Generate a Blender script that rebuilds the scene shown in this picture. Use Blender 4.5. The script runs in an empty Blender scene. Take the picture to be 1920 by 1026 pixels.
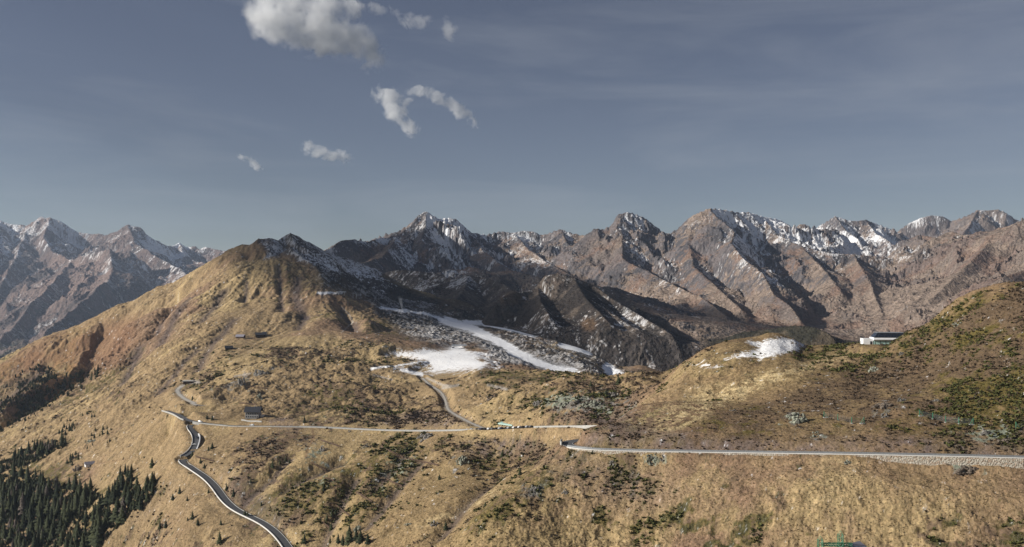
import bpy, bmesh, math, random
import numpy as np
from mathutils import Vector, Matrix

# ------------------------------------------------------------------ camera, sky, sun, exposure
scene = bpy.context.scene
COL = scene.collection
F = 1732.0                      # focal length in photo pixels (photo 1920 wide)
HZ = 540.0                      # photo row of the horizon
SUN_EL, SUN_AZ = math.radians(24), math.radians(-100)   # azimuth from +Y (view), negative = left
cam_d = bpy.data.cameras.new("camera")
cam = bpy.data.objects.new("camera", cam_d)
COL.objects.link(cam)
cam.location = (0, 0, 0)
cam.rotation_euler = (math.radians(90), 0, 0)
cam_d.sensor_width = 36
cam_d.lens = 36 * F / 1920
cam_d.shift_y = (HZ - 513) / 1920
cam_d.clip_start = 1.0
cam_d.clip_end = 60000
scene.camera = cam
scene.view_settings.view_transform = 'Standard'
scene.view_settings.look = 'None'
scene.view_settings.gamma = 1
scene.view_settings.use_curve_mapping = False
scene.view_settings.exposure = 0.36

world = bpy.data.worlds.new("World")
scene.world = world
world.use_nodes = True
wn, wl = world.node_tree.nodes, world.node_tree.links
wn.clear()
w_out = wn.new('ShaderNodeOutputWorld')
w_bg = wn.new('ShaderNodeBackground')
w_bg.inputs['Strength'].default_value = 0.07
sky = wn.new('ShaderNodeTexSky')
sky.sky_type = 'NISHITA'
sky.sun_disc = False
sky.sun_elevation = SUN_EL
sky.sun_rotation = SUN_AZ
sky.altitude = 2200
sky.dust_density = 1.0
w_hsv = wn.new('ShaderNodeHueSaturation')
w_hsv.inputs['Hue'].default_value = 0.514
w_hsv.inputs['Saturation'].default_value = 0.78
w_hsv.inputs['Value'].default_value = 0.57
wl.new(sky.outputs[0], w_hsv.inputs['Color'])
# thin high cloud: streaks across the sky, only by direction
w_tc = wn.new('ShaderNodeTexCoord')
w_map = wn.new('ShaderNodeMapping'); w_map.inputs['Rotation'].default_value = (0.0, math.radians(9), 0.0); w_map.inputs['Scale'].default_value = (2.2, 2.2, 13.0)
w_no = wn.new('ShaderNodeTexNoise'); w_no.inputs['Scale'].default_value = 1.3; w_no.inputs['Detail'].default_value = 6; w_no.inputs['Roughness'].default_value = 0.58; w_no.inputs['Distortion'].default_value = 0.5
w_mr = wn.new('ShaderNodeMapRange'); w_mr.inputs[1].default_value = 0.46; w_mr.inputs[2].default_value = 0.80; w_mr.inputs[3].default_value = 0.0; w_mr.inputs[4].default_value = 0.32
w_mix = wn.new('ShaderNodeMixRGB'); w_mix.inputs['Color2'].default_value = (4.2, 4.5, 4.9, 1)
wl.new(w_tc.outputs['Generated'], w_map.inputs['Vector']); wl.new(w_map.outputs[0], w_no.inputs['Vector']); wl.new(w_no.outputs['Fac'], w_mr.inputs[0])
wl.new(w_mr.outputs[0], w_mix.inputs['Fac']); wl.new(w_hsv.outputs[0], w_mix.inputs['Color1'])
wl.new(w_mix.outputs[0], w_bg.inputs['Color'])
wl.new(w_bg.outputs[0], w_out.inputs['Surface'])

sun_d = bpy.data.lights.new("sun", 'SUN')
sun_d.energy = 5.0
sun_d.angle = math.radians(0.53)
sun_d.color = (1.0, 0.94, 0.85)
sun = bpy.data.objects.new("sun", sun_d)
COL.objects.link(sun)
sv = Vector((math.cos(SUN_EL) * math.sin(SUN_AZ), math.cos(SUN_EL) * math.cos(SUN_AZ), math.sin(SUN_EL)))
sun.rotation_euler = sv.to_track_quat('Z', 'Y').to_euler()
sun.location = sv * 3000
try:
    scene.cycles.volume_max_steps = 128
    scene.cycles.volume_bounces = 8
except Exception:
    pass

# ------------------------------------------------------------------ numeric helpers
def P(px, py, D):
    return ((px - 960.0) / F * D, D, (HZ - py) / F * D)

def make_tile(seed, beta, n=1024, lo=1, hi=9999):
    rs = np.random.RandomState(seed)
    fx = np.fft.fftfreq(n) * n
    fr = np.sqrt(fx[:, None] ** 2 + fx[None, :] ** 2)
    fr[0, 0] = 1
    amp = fr ** (-beta)
    amp[(fr < lo) | (fr > hi)] = 0
    t = np.fft.ifft2(amp * np.exp(2j * np.pi * rs.rand(n, n))).real
    t = (t - t.mean()) / t.std()
    return t.astype(np.float32)

def samp(t, x, y):
    """bilinear wrapped sample, x,y in tile periods"""
    n = t.shape[0]
    x = np.asarray(x, np.float32) * n; y = np.asarray(y, np.float32) * n
    xi = np.floor(x).astype(np.int32); yi = np.floor(y).astype(np.int32)
    fx = x - xi; fy = y - yi
    x0 = xi % n; x1 = (xi + 1) % n; y0 = yi % n; y1 = (yi + 1) % n
    a = t[y0, x0]; b = t[y0, x1]; c = t[y1, x0]; d = t[y1, x1]
    return (a + (b - a) * fx) * (1 - fy) + (c + (d - c) * fx) * fy

T18 = make_tile(1, 1.9)        # smooth fractal
T15 = make_tile(2, 1.55)       # rougher fractal
T12 = make_tile(3, 1.2)        # grainy
TB = make_tile(4, 1.7, lo=5)   # blobby, no low frequencies
TG = make_tile(6, 0.9, lo=12, hi=160)  # grain
TO = make_tile(8, 2.0, lo=4, hi=11)    # one octave
TR = make_tile(7, 1.5, lo=5, hi=260)   # ribs
TW = make_tile(5, 1.25, lo=20, hi=220) # almost white, for streaks

def rot(x, y, a):
    c, s = math.cos(a), math.sin(a)
    return x * c - y * s, x * s + y * c

def N(t, x, y, period, a=0.0, ox=0.0):
    x, y = rot(x, y, a)
    return samp(t, x / period + ox, y / period + ox * 1.7)

def sstep(e0, e1, x):
    t = np.clip((x - e0) / (e1 - e0), 0, 1)
    return t * t * (3 - 2 * t)

def tps_fit(pts, lam=1e-4):
    p = np.array(pts, float)
    X = p[:, :2] / 1000.0
    r2 = ((X[:, None] - X[None]) ** 2).sum(-1)
    K = np.where(r2 > 0, 0.5 * r2 * np.log(r2 + 1e-12), 0)
    n = len(p)
    A = np.zeros((n + 3, n + 3)); A[:n, :n] = K + lam * np.eye(n)
    A[:n, n] = 1; A[:n, n + 1:] = X; A[n, :n] = 1; A[n + 1:, :n] = X.T
    b = np.zeros(n + 3); b[:n] = p[:, 2]
    return X, np.linalg.solve(A, b)

def tps_eval(fit, x, y):
    X, c = fit
    sh = x.shape
    q = np.stack([x.ravel(), y.ravel()], 1) / 1000.0
    out = np.empty(len(q))
    n = len(X)
    for i in range(0, len(q), 20000):
        s = q[i:i + 20000]
        r2 = ((s[:, None] - X[None]) ** 2).sum(-1)
        out[i:i + 20000] = (0.5 * r2 * np.log(r2 + 1e-12)) @ c[:n] + c[n] + s @ c[n + 1:]
    return out.reshape(sh)

def upsample(a, R, Cn):
    """Catmull-Rom resize of 2-D array to R x Cn (endpoints aligned)"""
    def ax0(a, R):
        n = a.shape[0]
        t = np.linspace(0, n - 1, R); i = np.clip(np.floor(t).astype(int), 0, n - 2); f = (t - i)[:, None]
        p0 = a[np.clip(i - 1, 0, n - 1)]; p1 = a[i]; p2 = a[i + 1]; p3 = a[np.clip(i + 2, 0, n - 1)]
        return 0.5 * ((2 * p1) + (-p0 + p2) * f + (2 * p0 - 5 * p1 + 4 * p2 - p3) * f ** 2 + (-p0 + 3 * p1 - 3 * p2 + p3) * f ** 3)
    return ax0(ax0(a, R).T, Cn).T

class Sheet:
    """height field over columns of constant x/y and log-spaced rows of distance"""
    def __init__(s, px0, px1, cols, y0, y1, rows):
        s.px0, s.px1, s.cols, s.y0, s.y1, s.rows = px0, px1, cols, y0, y1, rows
        s.px = np.linspace(px0, px1, cols); s.y = np.exp(np.linspace(math.log(y0), math.log(y1), rows))
        s.X = (s.px[None, :] - 960) / F * s.y[:, None]; s.Y = np.repeat(s.y[:, None], cols, 1)
        s.Z = None
    def sub(s, k):
        c, r = max(8, s.cols // k), max(8, s.rows // k)
        return Sheet(s.px0, s.px1, c, s.y0, s.y1, r)
    def idx(s, x, y):
        px = x / y * F + 960
        j = (px - s.px0) / (s.px1 - s.px0) * (s.cols - 1)
        i = np.log(y / s.y0) / math.log(s.y1 / s.y0) * (s.rows - 1)
        return i, j
    def at(s, A, x, y):
        i, j = s.idx(np.asarray(x, float), np.asarray(y, float))
        i = np.clip(i, 0, s.rows - 1.001); j = np.clip(j, 0, s.cols - 1.001)
        i0 = i.astype(int); j0 = j.astype(int); fi = i - i0; fj = j - j0
        return (A[i0, j0] * (1 - fj) + A[i0, j0 + 1] * fj) * (1 - fi) + (A[i0 + 1, j0] * (1 - fj) + A[i0 + 1, j0 + 1] * fj) * fi
    def grad(s, Z):
        """dz/dx, dz/dy"""
        dzi = np.gradient(Z, axis=0); dzj = np.gradient(Z, axis=1)
        ln = math.log(s.y1 / s.y0) / (s.rows - 1)
        dy = s.Y * ln; dxi = s.X * ln
        dxj = s.Y * ((s.px1 - s.px0) / (s.cols - 1) / F)
        zx = dzj / dxj
        zy = (dzi - zx * dxi) / dy
        return zx, zy
    def lic(s, Z, tile, period, step, n, k=2):
        """streaks of noise running down the slope"""
        c = s.sub(k)
        zx, zy = c.grad(upsample(Z, c.rows, c.cols))
        m = np.sqrt(zx ** 2 + zy ** 2) + 1e-6
        gx, gy = zx / m, zy / m
        acc = np.zeros_like(c.X); wsum = 0
        for sg in (1, -1):
            x, y = c.X.copy(), c.Y.copy()
            for q in range(n):
                w = 1 - q / n
                acc += w * samp(tile, x / period, y / period); wsum += w * w
                a = c.at(gx, x, y); b = c.at(gy, x, y)
                x = x + sg * step * a; y = np.maximum(y + sg * step * b, c.y0)
        acc /= acc.std()
        return upsample(acc, s.rows, s.cols)
    def hit(s, px, py, y_from=None, y_to=None):
        """world point where the sight line through a photo pixel meets the ground"""
        ys = s.y
        x = (px - 960) / F * ys
        z = s.at(s.Z, x, ys)
        d = z - (HZ - py) / F * ys
        m = d >= 0
        if y_from: m &= ys >= y_from
        if y_to: m &= ys <= y_to
        k = int(np.argmax(m)) if m.any() else -1
        if k <= 0:
            yy = y_to or y_from or ys[-1]
        else:
            t = d[k - 1] / (d[k - 1] - d[k] + 1e-9) if d[k - 1] < 0 else 1.0
            yy = ys[k - 1] + (ys[k] - ys[k - 1]) * t
        xx = (px - 960) / F * yy
        return Vector((xx, yy, float(s.at(s.Z, xx, yy))))
    def ground(s, x, y):
        return float(s.at(s.Z, x, y))
    def vis(s):
        """photo rows of the vertices"""
        return HZ - s.Z / s.Y * F

def seg_dist(x, y, poly):
    """distance to polyline, value interpolated along it, arc length, side sign"""
    best = np.full(x.shape, 1e18); val = np.zeros(x.shape); arc = np.zeros(x.shape); side = np.zeros(x.shape)
    L0 = 0
    for a, b in zip(poly[:-1], poly[1:]):
        dx, dy = b[0] - a[0], b[1] - a[1]
        L = math.hypot(dx, dy) + 1e-9
        t = np.clip(((x - a[0]) * dx + (y - a[1]) * dy) / (L * L), 0, 1)
        ex = x - a[0] - t * dx; ey = y - a[1] - t * dy
        d = ex * ex + ey * ey
        m = d < best
        best = np.where(m, d, best); val = np.where(m, a[2] + t * (b[2] - a[2]), val)
        arc = np.where(m, L0 + t * L, arc); side = np.where(m, np.sign(dx * ey - dy * ex), side)
        L0 += L
    return np.sqrt(best), val, arc, side

def smax(a, b, k):
    h = np.clip(0.5 + 0.5 * (a - b) / k, 0, 1)
    return b * (1 - h) + a * h + k * h * (1 - h)

def pl(*pts):
    return [P(*p) for p in pts]

def dense(poly, step):
    """resample a 3-D polyline with Catmull-Rom"""
    p = np.array(poly, float); out = []
    for i in range(len(p) - 1):
        p0 = p[max(i - 1, 0)]; p1 = p[i]; p2 = p[i + 1]; p3 = p[min(i + 2, len(p) - 1)]
        n = max(1, int(np.linalg.norm(p2 - p1) / step))
        for q in range(n):
            f = q / n
            out.append(0.5 * ((2 * p1) + (-p0 + p2) * f + (2 * p0 - 5 * p1 + 4 * p2 - p3) * f ** 2 + (-p0 + 3 * p1 - 3 * p2 + p3) * f ** 3))
    out.append(p[-1])
    return np.array(out)

QN = 1
# ------------------------------------------------------------------ near ground: control points (photo column, photo row, metres)
ROAD_R = [(2080,862,393),(1920,857,400),(1750,853,410),(1600,850,420),(1450,848,432),(1300,846,445),(1180,844,456),(1100,842,464),(1062,838,472),
          (1051,833,482),(1055,828,493),(1078,825,502),(1110,824,520),(1150,816,560),(1160,806,600),(1130,799,632),(1110,800,642),(1060,800,665),(1000,801,690),
          (950,804,712),(900,806,732),(800,808,768),(700,806,795),(600,801,815),(475,799,832),(425,799,840),(385,793,850),(362,793,850),(352,790,853),(340,782,875),(326,775,900),(310,771,922)]
ROAD_UP = [(380,762,945),(362,755,965),(345,747,990),(334,737,1020),(331,727,1050),(340,720,1075),(362,717,1085)]
ROAD_MID = [(358,793,851),(354,799,846),(360,808,837),(370,816,829),(373,826,822),(370,836,814),(362,845,806),(351,853,797),(344,859,791)]
ROAD_LOW = [(344,859,791),(341,865,785),(347,872,778),(375,887,765),(400,908,745),(414,928,727),(424,944,714),(445,959,700),(480,974,688),(505,987,675),(525,1007,660),(541,1028,645),(553,1055,627),(560,1090,605)]
TRACK = [(792,708,1010),(806,722,970),(826,734,940),(836,750,905),(838,766,868),(858,780,830),(885,794,785),(905,803,742)]

CP = """
1920 1026 360;1700 1026 372;1500 1026 385;1300 1026 400;1100 1026 415;2100 1026 348;1920 1200 305;1500 1200 325;1100 1200 345;
1500 930 403;1700 930 390;1300 930 422;1150 930 437;1000 900 455;1058 847 471;960 925 449;905 968 439;860 1026 427;800 1100 407;
1000 885 610;940 955 548;880 1015 503;820 1070 470;
1900 820 418;1900 700 468;1900 600 520;1920 529 560;1881 530 566;1849 538 575;1817 548 585;1784 567 597;1758 590 608;1736 609 615;1700 621 622;2060 540 520;
1920 560 690;1950 610 830;2100 560 700;
1688 629 625;1642 644 630;1574 645 635;1513 647 637;1481 638 652;1448 624 672;1423 630 665;1365 638 657;1319 654 651;1300 666 645;1272 685 640;1251 697 636;
1425 690 570;1300 740 560;1400 760 520;1500 720 535;1600 700 545;1700 700 530;1500 800 455;1700 800 440;1300 800 470;1300 830 452;1200 800 490;1220 735 582;1180 770 525;1115 800 490;1082 820 478;
1180 765 640;1160 730 700;1100 760 680;1000 760 740;1130 714 760;1201 697 745;1251 699 722;1050 712 830;950 715 880;880 700 950;900 760 800;
1160 708 1050;1240 712 1000;1050 701 1150;950 697 1060;475 786 850;475 762 885;560 740 930;620 722 960;700 760 870;700 700 1020;800 722 960;830 762 860;
740 690 1060;820 690 1085;900 690 1090;850 662 1180;780 662 1150;720 666 1150;560 680 1080;620 660 1180;660 640 1230;500 680 1080;440 700 1060;
490 631 1280;450 633 1260;540 620 1300;600 620 1300;400 600 1360;500 560 1480;560 560 1470;520 500 1600;470 500 1590;420 530 1560;350 560 1580;300 600 1500;260 640 1450;330 650 1280;400 660 1180;
250 700 1250;180 720 1365;200 760 1130;120 800 1150;60 830 1130;0 860 1120;
492 455 1690;440 462 1720;405 483 1740;374 501 1760;324 530 1790;281 545 1800;249 564 1800;218 572 1800;187 589 1800;140 612 1790;87 629 1780;31 657 1760;0 672 1750;-80 702 1740;
440 505 2050;300 590 2150;187 650 2150;0 750 2100;-100 780 2050;546 500 2200;
0 815 1230;80 770 1300;160 718 1380;230 665 1440;0 836 1400;80 796 1470;150 745 1540;190 690 1620;212 632 1700;-100 850 1240;-100 880 1400;
185 594 1790;150 650 1690;110 690 1620;60 735 1560;10 780 1500;60 692 1680;0 745 1640;30 700 1660;
0 920 1000;0 1026 880;100 960 900;168 873 950;120 900 950;200 930 840;285 880 830;200 1026 760;100 1026 830;300 1000 715;400 1026 665;300 930 770;300 840 865;250 800 1000;340 815 880;-100 920 1040;-100 1060 880;200 1150 720;
540 860 745;540 930 695;650 860 740;650 930 680;650 1026 600;750 860 715;750 940 640;750 1026 570;850 860 695;850 920 625;800 1026 545;950 840 695;1000 840 675;1055 838 645;650 1150 530;440 850 775;440 900 732;400 1150 620;
496 444 1710;524 452 1770;546 439 1800;583 458 1870;612 470 1920;650 487 1980;705 505 2020;545 472 1680;580 505 1610;605 545 1500;640 549 1540;660 590 1420;680 625 1330;
650 520 1750;700 552 1650;740 578 1600;720 600 1450;760 620 1380;800 640 1300;830 602 1600;900 632 1400;960 662 1280;1010 686 1180;1080 702 1120;870 606 1700;940 614 1620;1000 634 1480;1060 652 1380;1100 663 1330;900 580 1850;780 565 1850;715 548 1850;
300 885 790;340 905 760;380 955 705;440 993 672;505 1030 645;350 965 715;250 930 800;
900 610 2100;700 575 2200;1200 680 1250;1250 695 1130;1400 705 1000;1600 705 900;1800 700 900;1500 730 1300;1200 710 1700;1500 730 1900;1900 740 1300;1900 740 1900;1050 690 1900
"""
pts = [P(*map(float, q.split())) for q in CP.replace("\n", "").split(";") if q.strip()]
for r in (ROAD_R, ROAD_MID, ROAD_LOW):
    pts += [P(*q) for q in r]
fit = tps_fit(pts, 1.5e-5)

NEAR = Sheet(-330, 2330, int(1800 * QN), 290, 2150, int(1500 * QN))
c = NEAR.sub(6)
Z0 = upsample(tps_eval(fit, c.X, c.Y), NEAR.rows, NEAR.cols)
X, Y = NEAR.X, NEAR.Y
VPX = np.repeat(NEAR.px[None, :], NEAR.rows, 0)
VPY = HZ - Z0 / Y * F

def blob(px, py, cx, cy, rx, ry, ang=0.0, soft=0.5):
    """soft ellipse in photo coordinates (angle clockwise, degrees): 1 inside, 0 outside"""
    a = math.radians(ang)
    dx, dy = px - cx, py - cy
    u = (dx * math.cos(a) + dy * math.sin(a)) / rx
    v = (-dx * math.sin(a) + dy * math.cos(a)) / ry
    return 1 - sstep(1 - soft, 1 + soft, np.sqrt(u * u + v * v))

def stroke(px, py, poly, w, soft=0.6):
    d, _, _, _ = seg_dist(px, py, [(a, b, 0) for a, b in poly])
    return 1 - sstep(w * (1 - soft), w * (1 + soft), d)

def inpoly(px, py, poly, soft=3.0):
    """soft polygon mask in photo coordinates"""
    d, _, _, _ = seg_dist(px, py, [(a, b, 0) for a, b in poly + poly[:1]])
    ins = np.zeros(px.shape, bool)
    n = len(poly)
    for i in range(n):
        (x1, y1), (x2, y2) = poly[i], poly[(i + 1) % n]
        c = ((y1 > py) != (y2 > py)) & (px < (x2 - x1) * (py - y1) / (y2 - y1 + 1e-9) + x1)
        ins ^= c
    sd = np.where(ins, d, -d)
    return sstep(-soft, soft, sd)

# ---- relief added to the smooth ground
Zl = Z0.copy()
def tent(r, sl, L, k, lift=1.0):
    """a sharp rib raised out of the ground along a 3-D line"""
    global Zl
    r3 = np.array(pl(*r))
    x0, x1, y0, y1 = r3[:, 0].min() - 160, r3[:, 0].max() + 160, r3[:, 1].min() - 160, r3[:, 1].max() + 160
    m = (X > x0) & (X < x1) & (Y > y0) & (Y < y1)
    xx, yy = X[m], Y[m]
    d, v, _, _ = seg_dist(xx + 5 * N(T18, xx, yy, 200, .1, .1), yy + 5 * N(T18, xx, yy, 200, 1.1, .6), [tuple(q) for q in r3])
    Zl[m] = smax(Zl[m], v + lift - sl * d, k) * (d < 90) + Zl[m] * (d >= 90)
SUMMIT = [(425,470,1730),(440,462,1720),(471,458,1700),(488,450,1700),(496,444,1710),(510,448,1740),(524,452,1770),(535,445,1790),(546,439,1800),(558,445,1820),(583,458,1870),(612,470,1920),(650,487,1980),(705,505,2020)]
_d, _, _, _ = seg_dist(X, Y, pl(*SUMMIT))
Zl -= 17 * np.exp(-(_d / 75) ** 2) * sstep(1560, 1640, Y)
tent([(425,470,1730),(440,462,1720),(471,458,1700),(488,450,1700),(496,444,1710),(510,448,1740),(524,452,1770),(535,445,1790),(546,439,1800),(558,445,1820),(583,458,1870),(612,470,1920),(650,487,1980),(705,505,2020)], .7, 50, 2)
tent([(496,444,1710),(492,462,1680),(497,484,1650)], .7, 40, 2)
tent([(546,467,1690),(553,474,1665),(566,488,1640),(583,508,1600),(600,530,1540),(607,548,1495)], .6, 40, 3, 2)
tent([(546,439,1800),(556,452,1770),(575,466,1750)], .8, 30, 2)
tent([(720,577,1610),(745,582,1600),(790,589,1590),(830,601,1590)], .5, 30, 3, 2)
tent([(190,590,1795),(172,622,1745),(150,650,1690),(110,690,1620),(60,735,1560),(10,780,1500)], .62, 50, 4, 10)
tent([(120,625,1780),(75,668,1710),(30,705,1650),(-20,750,1600)], .6, 50, 4, 7)
tent([(350,560,1590),(325,600,1500),(300,640,1420),(285,690,1320)], .5, 50, 4, 4)
tent([(420,540,1560),(400,590,1440),(385,630,1340)], .45, 50, 4, 3)
tent([(650,590,1420),(668,600,1380),(682,618,1330),(690,632,1290)], .5, 25, 2, 3)
# mounds and hollows: (px, py, D, radius across, radius along, height)
MOUNDS = [(628,735,950,34,26,7),(560,690,1060,40,40,7),(500,700,1040,30,30,6),(700,735,930,30,22,4),(410,722,1040,40,18,6),(430,745,960,30,16,3),
          (360,727,1060,20,12,-4),(205,790,1080,42,22,6),(215,752,1170,36,20,6),(760,720,960,40,22,4),(900,730,880,40,30,5),(960,750,790,36,28,5),
          (1060,735,800,36,26,4),(1230,702,760,24,18,4),(1150,705,800,30,20,4),(700,655,1180,60,26,5),(640,690,1080,60,30,6),(540,655,1160,50,24,6),
          (870,875,690,16,18,5),(985,885,620,18,16,5),(1000,860,650,24,12,4),(1448,624,672,22,20,3),(1700,760,465,20,14,2.5),(1300,760,520,26,18,2),
          (1110,930,436,14,12,2),(1185,860,452,10,8,2),(1500,985,392,30,16,1.5),(350,1000,735,26,20,4),(330,760,960,30,14,-5),(730,780,840,40,16,3),
          (570,780,845,30,14,3),(480,745,915,24,16,3),(690,610,1350,20,60,5),(620,600,1350,30,40,4),(720,640,1240,24,30,4),(770,600,1540,20,20,6)]
for (mx, my, D, rx, ry, h) in MOUNDS:
    x0, y0, _ = P(mx, my, D)
    q = ((X - x0) / rx) ** 2 + ((Y - y0) / ry) ** 2
    Zl += h * np.exp(-q * 1.2)
# gullies: photo polyline, half width in metres, depth
GULLY = [([(190,600,1765),(172,640,1700),(140,690,1610),(100,735,1520),(40,790,1430)],45,26),
         ([(322,580,1560),(310,596,1520),(302,614,1480),(292,634,1440)],15,15),([(523,500,1600),(526,530,1530),(528,560,1470),(530,585,1410)],8,5),
         ([(463,540,1540),(459,570,1470)],9,5),([(262,650,1420),(240,690,1300),(225,715,1240)],20,7),([(60,700,1690),(20,740,1640),(-40,790,1580)],40,22),
         ([(640,570,1440),(662,600,1380),(672,632,1310)],14,9),([(540,905,712),(590,870,725),(640,842,742)],8,6),([(590,1000,620),(625,945,660),(668,880,710)],8,6),([(700,900,680),(740,860,710),(775,830,745)],7,4),([(830,1000,560),(870,950,595),(920,900,630)],9,5),([(460,940,712),(510,890,728),(545,850,752)],7,4),
         ([(1180,770,640),(1120,790,660)],8,2),([(790,850,710),(745,905,672),(690,965,625)],9,4.5),([(930,560,1900),(860,560,1900)],30,-8),
         ([(370,650,1240),(330,690,1150),(300,730,1090)],14,4),([(440,600,1370),(400,640,1260),(370,690,1130)],16,4),([(575,585,1400),(560,620,1310)],14,4),
         ([(360,570,1540),(330,600,1470),(300,650,1370)],22,5),([(420,550,1520),(380,600,1400)],20,5),([(560,520,1560),(555,560,1480),(570,600,1390)],18,5)]
for (g, w, dep) in GULLY:
    d, _, _, _ = seg_dist(X, Y, pl(*g))
    Zl -= dep * np.exp(-(d / w) ** 2)
zx, zy = NEAR.grad(Z0)
SL = np.sqrt(zx ** 2 + zy ** 2)
L1 = NEAR.lic(Z0, TW, 420, 4.0, 16)          # fine runnels
L2 = NEAR.lic(Z0, TW, 1300, 9.0, 16)         # broad ribs
far = sstep(600, 1400, Y)
n_big = N(T18, X, Y, 900, 0.3)
n_mid = N(TB, X, Y, 420, 1.1, 0.3)
n_small = N(T15, X, Y, 130, 0.7, 0.6)
n_tiny = N(T12, X, Y, 37, 0.2, 0.1)
lump = np.abs(N(TB, X, Y, 160, 2.1, 0.2))
amp = 0.35 + 0.9 * sstep(0.12, 0.5, SL)
RZ = (1.0 + 2.2 * far) * n_big + (0.3 + 0.6 * far) * n_mid * amp + (0.26 + 0.2 * far) * n_small * amp \
    + amp * (0.05 + 0.28 * far) * L1 + amp * (0.12 + 0.36 * far) * L2 + n_tiny * 0.06 - (0.4 + 0.3 * far) * (lump - 0.7) * amp
# shade side of the dark valley is blocky
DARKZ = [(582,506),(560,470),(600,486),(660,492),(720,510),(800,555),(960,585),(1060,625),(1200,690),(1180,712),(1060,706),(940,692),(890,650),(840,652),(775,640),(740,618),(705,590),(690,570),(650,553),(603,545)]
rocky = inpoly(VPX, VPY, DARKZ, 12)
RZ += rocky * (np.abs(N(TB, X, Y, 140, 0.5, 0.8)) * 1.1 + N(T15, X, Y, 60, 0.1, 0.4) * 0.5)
# bushes and hummocks on the near slopes, as bumps of the ground
hum = np.maximum(N(T12, X, Y, 60, 1.7, 0.33), 0)
RZ += 0.13 * hum * (1 - far)
PISTE = [([(715,576),(745,581),(790,588),(830,600)],3.0),([(830,600),(880,616),(905,628),(940,645),(965,660)],9.0),([(965,660),(1000,677),(1040,692),(1075,698)],9.0),([(870,604),(905,606),(935,611),(975,620),(1005,628)],5.0),
         ([(1056,645),(1080,652),(1105,662)],6.0),([(1140,690),(1165,706)],9.0)]
pm = np.zeros(X.shape)
for p_, w in PISTE:
    pm = np.maximum(pm, stroke(VPX, VPY, p_, w * 1.5) * (Y > 1050))
bench = inpoly(VPX, VPY, [(330,700),(430,690),(560,650),(720,640),(760,700),(900,705),(1050,710),(1230,705),(1180,770),(1000,790),(700,795),(480,780),(380,750)], 25) * (Y > 690)
RZ += bench * (1.5 * N(TB, X, Y, 520, .4, .62) + 0.5 * N(TB, X, Y, 170, 1.4, .12))
RZ *= 1 - 0.85 * pm
ROADS = []
def smooth_line(ln, n):
    k = np.ones(n) / n
    for q in range(3):
        e = ln[:, q].copy()
        f = np.convolve(np.pad(e, n // 2, mode='edge'), k, 'valid')
        if q < 2:
            f[:n // 2] = e[:n // 2]; f[-(n // 2):] = e[-(n // 2):]
        ln[:, q] = f
    return ln
def road_line(pts, w):
    ln = smooth_line(dense(pl(*pts), 4.0), 9)
    ROADS.append((ln, w))
    return ln
def drape(pts, w, ymin):
    """a track that follows the ground it crosses"""
    NEAR.Z = Z0 + (1.0 + 2.2 * far) * n_big
    q = [tuple(NEAR.hit(a, b_, ymin)) for a, b_, _ in pts]
    ln = smooth_line(dense(q, 4.0), 11)
    ROADS.append((ln, w))
    return ln
LR = road_line(ROAD_R, 3.4); LM = road_line(ROAD_MID, 3.0); LL = road_line(ROAD_LOW, 3.2)
LU = drape(ROAD_UP, 2.4, 850); LT = drape(TRACK, 2.0, 715)
dr = np.full(X.shape, 1e9)
for ln, w in ROADS:
    m = (X > ln[:, 0].min() - 70) & (X < ln[:, 0].max() + 70) & (Y > ln[:, 1].min() - 70) & (Y < ln[:, 1].max() + 70)
    d, _, _, _ = seg_dist(X[m], Y[m], [tuple(q) for q in ln[::3]] + [tuple(ln[-1])])
    dr[m] = np.minimum(dr[m], d)
Zl += RZ * (1 - 0.75 * np.exp(-(_d / 60) ** 2)) * (0.1 + 0.9 * sstep(4, 30, dr)) - 80 * sstep(2020, 2150, Y)
NEAR.Z = Zl
# piste fields are smooth
FIELD = [(742,657),(790,654),(862,648),(880,660),(905,676),(925,690),(890,702),(850,704),(815,708),(800,697),(770,690),(800,675),(760,668),(715,664)]
fieldm = inpoly(VPX, VPY, FIELD, 6) * sstep(900, 960, Y) * (1 - sstep(1250, 1300, Y))
PISTE = [([(715,576),(745,581),(790,588),(830,600)],3.0),([(830,600),(880,616),(905,628),(940,645),(965,660)],9.0),([(965,660),(1000,677),(1040,692),(1075,698)],9.0),([(870,604),(905,606),(935,611),(975,620),(1005,628)],5.0),
         ([(1056,645),(1080,652),(1105,662)],6.0),([(1140,690),(1165,706)],9.0)]
Zl = Zl * (1 - 0.8 * fieldm) + (Z0 - 1 + 0.15 * np.clip(X + 75, -70, 70)) * 0.8 * fieldm
# lay the roads into the ground
SITES = []   # flat places for buildings: (x, y, z, radius)
def flatten(Z, ln, w, fade_in, fade_out):
    x0, x1, y0, y1 = ln[:, 0].min() - 40, ln[:, 0].max() + 40, ln[:, 1].min() - 40, ln[:, 1].max() + 40
    m = (X > x0) & (X < x1) & (Y > y0) & (Y < y1)
    poly = [tuple(q) for q in ln[::2]] + [tuple(ln[-1])]
    d, v, _, _ = seg_dist(X[m], Y[m], poly)
    up = Z[m] > v
    t = np.where(up, sstep(w, w + fade_in, d), sstep(w, w + fade_out, d))
    Z[m] = (v - 0.12) * (1 - t) + Z[m] * t
    return Z
for (ln, w) in ROADS:
    Zl = flatten(Zl, ln, w + (0.6 if ln is LR else 1.0), 5.0, 4.0 if ln is LR else (6.0 if ln is LL else 12.0))
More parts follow.
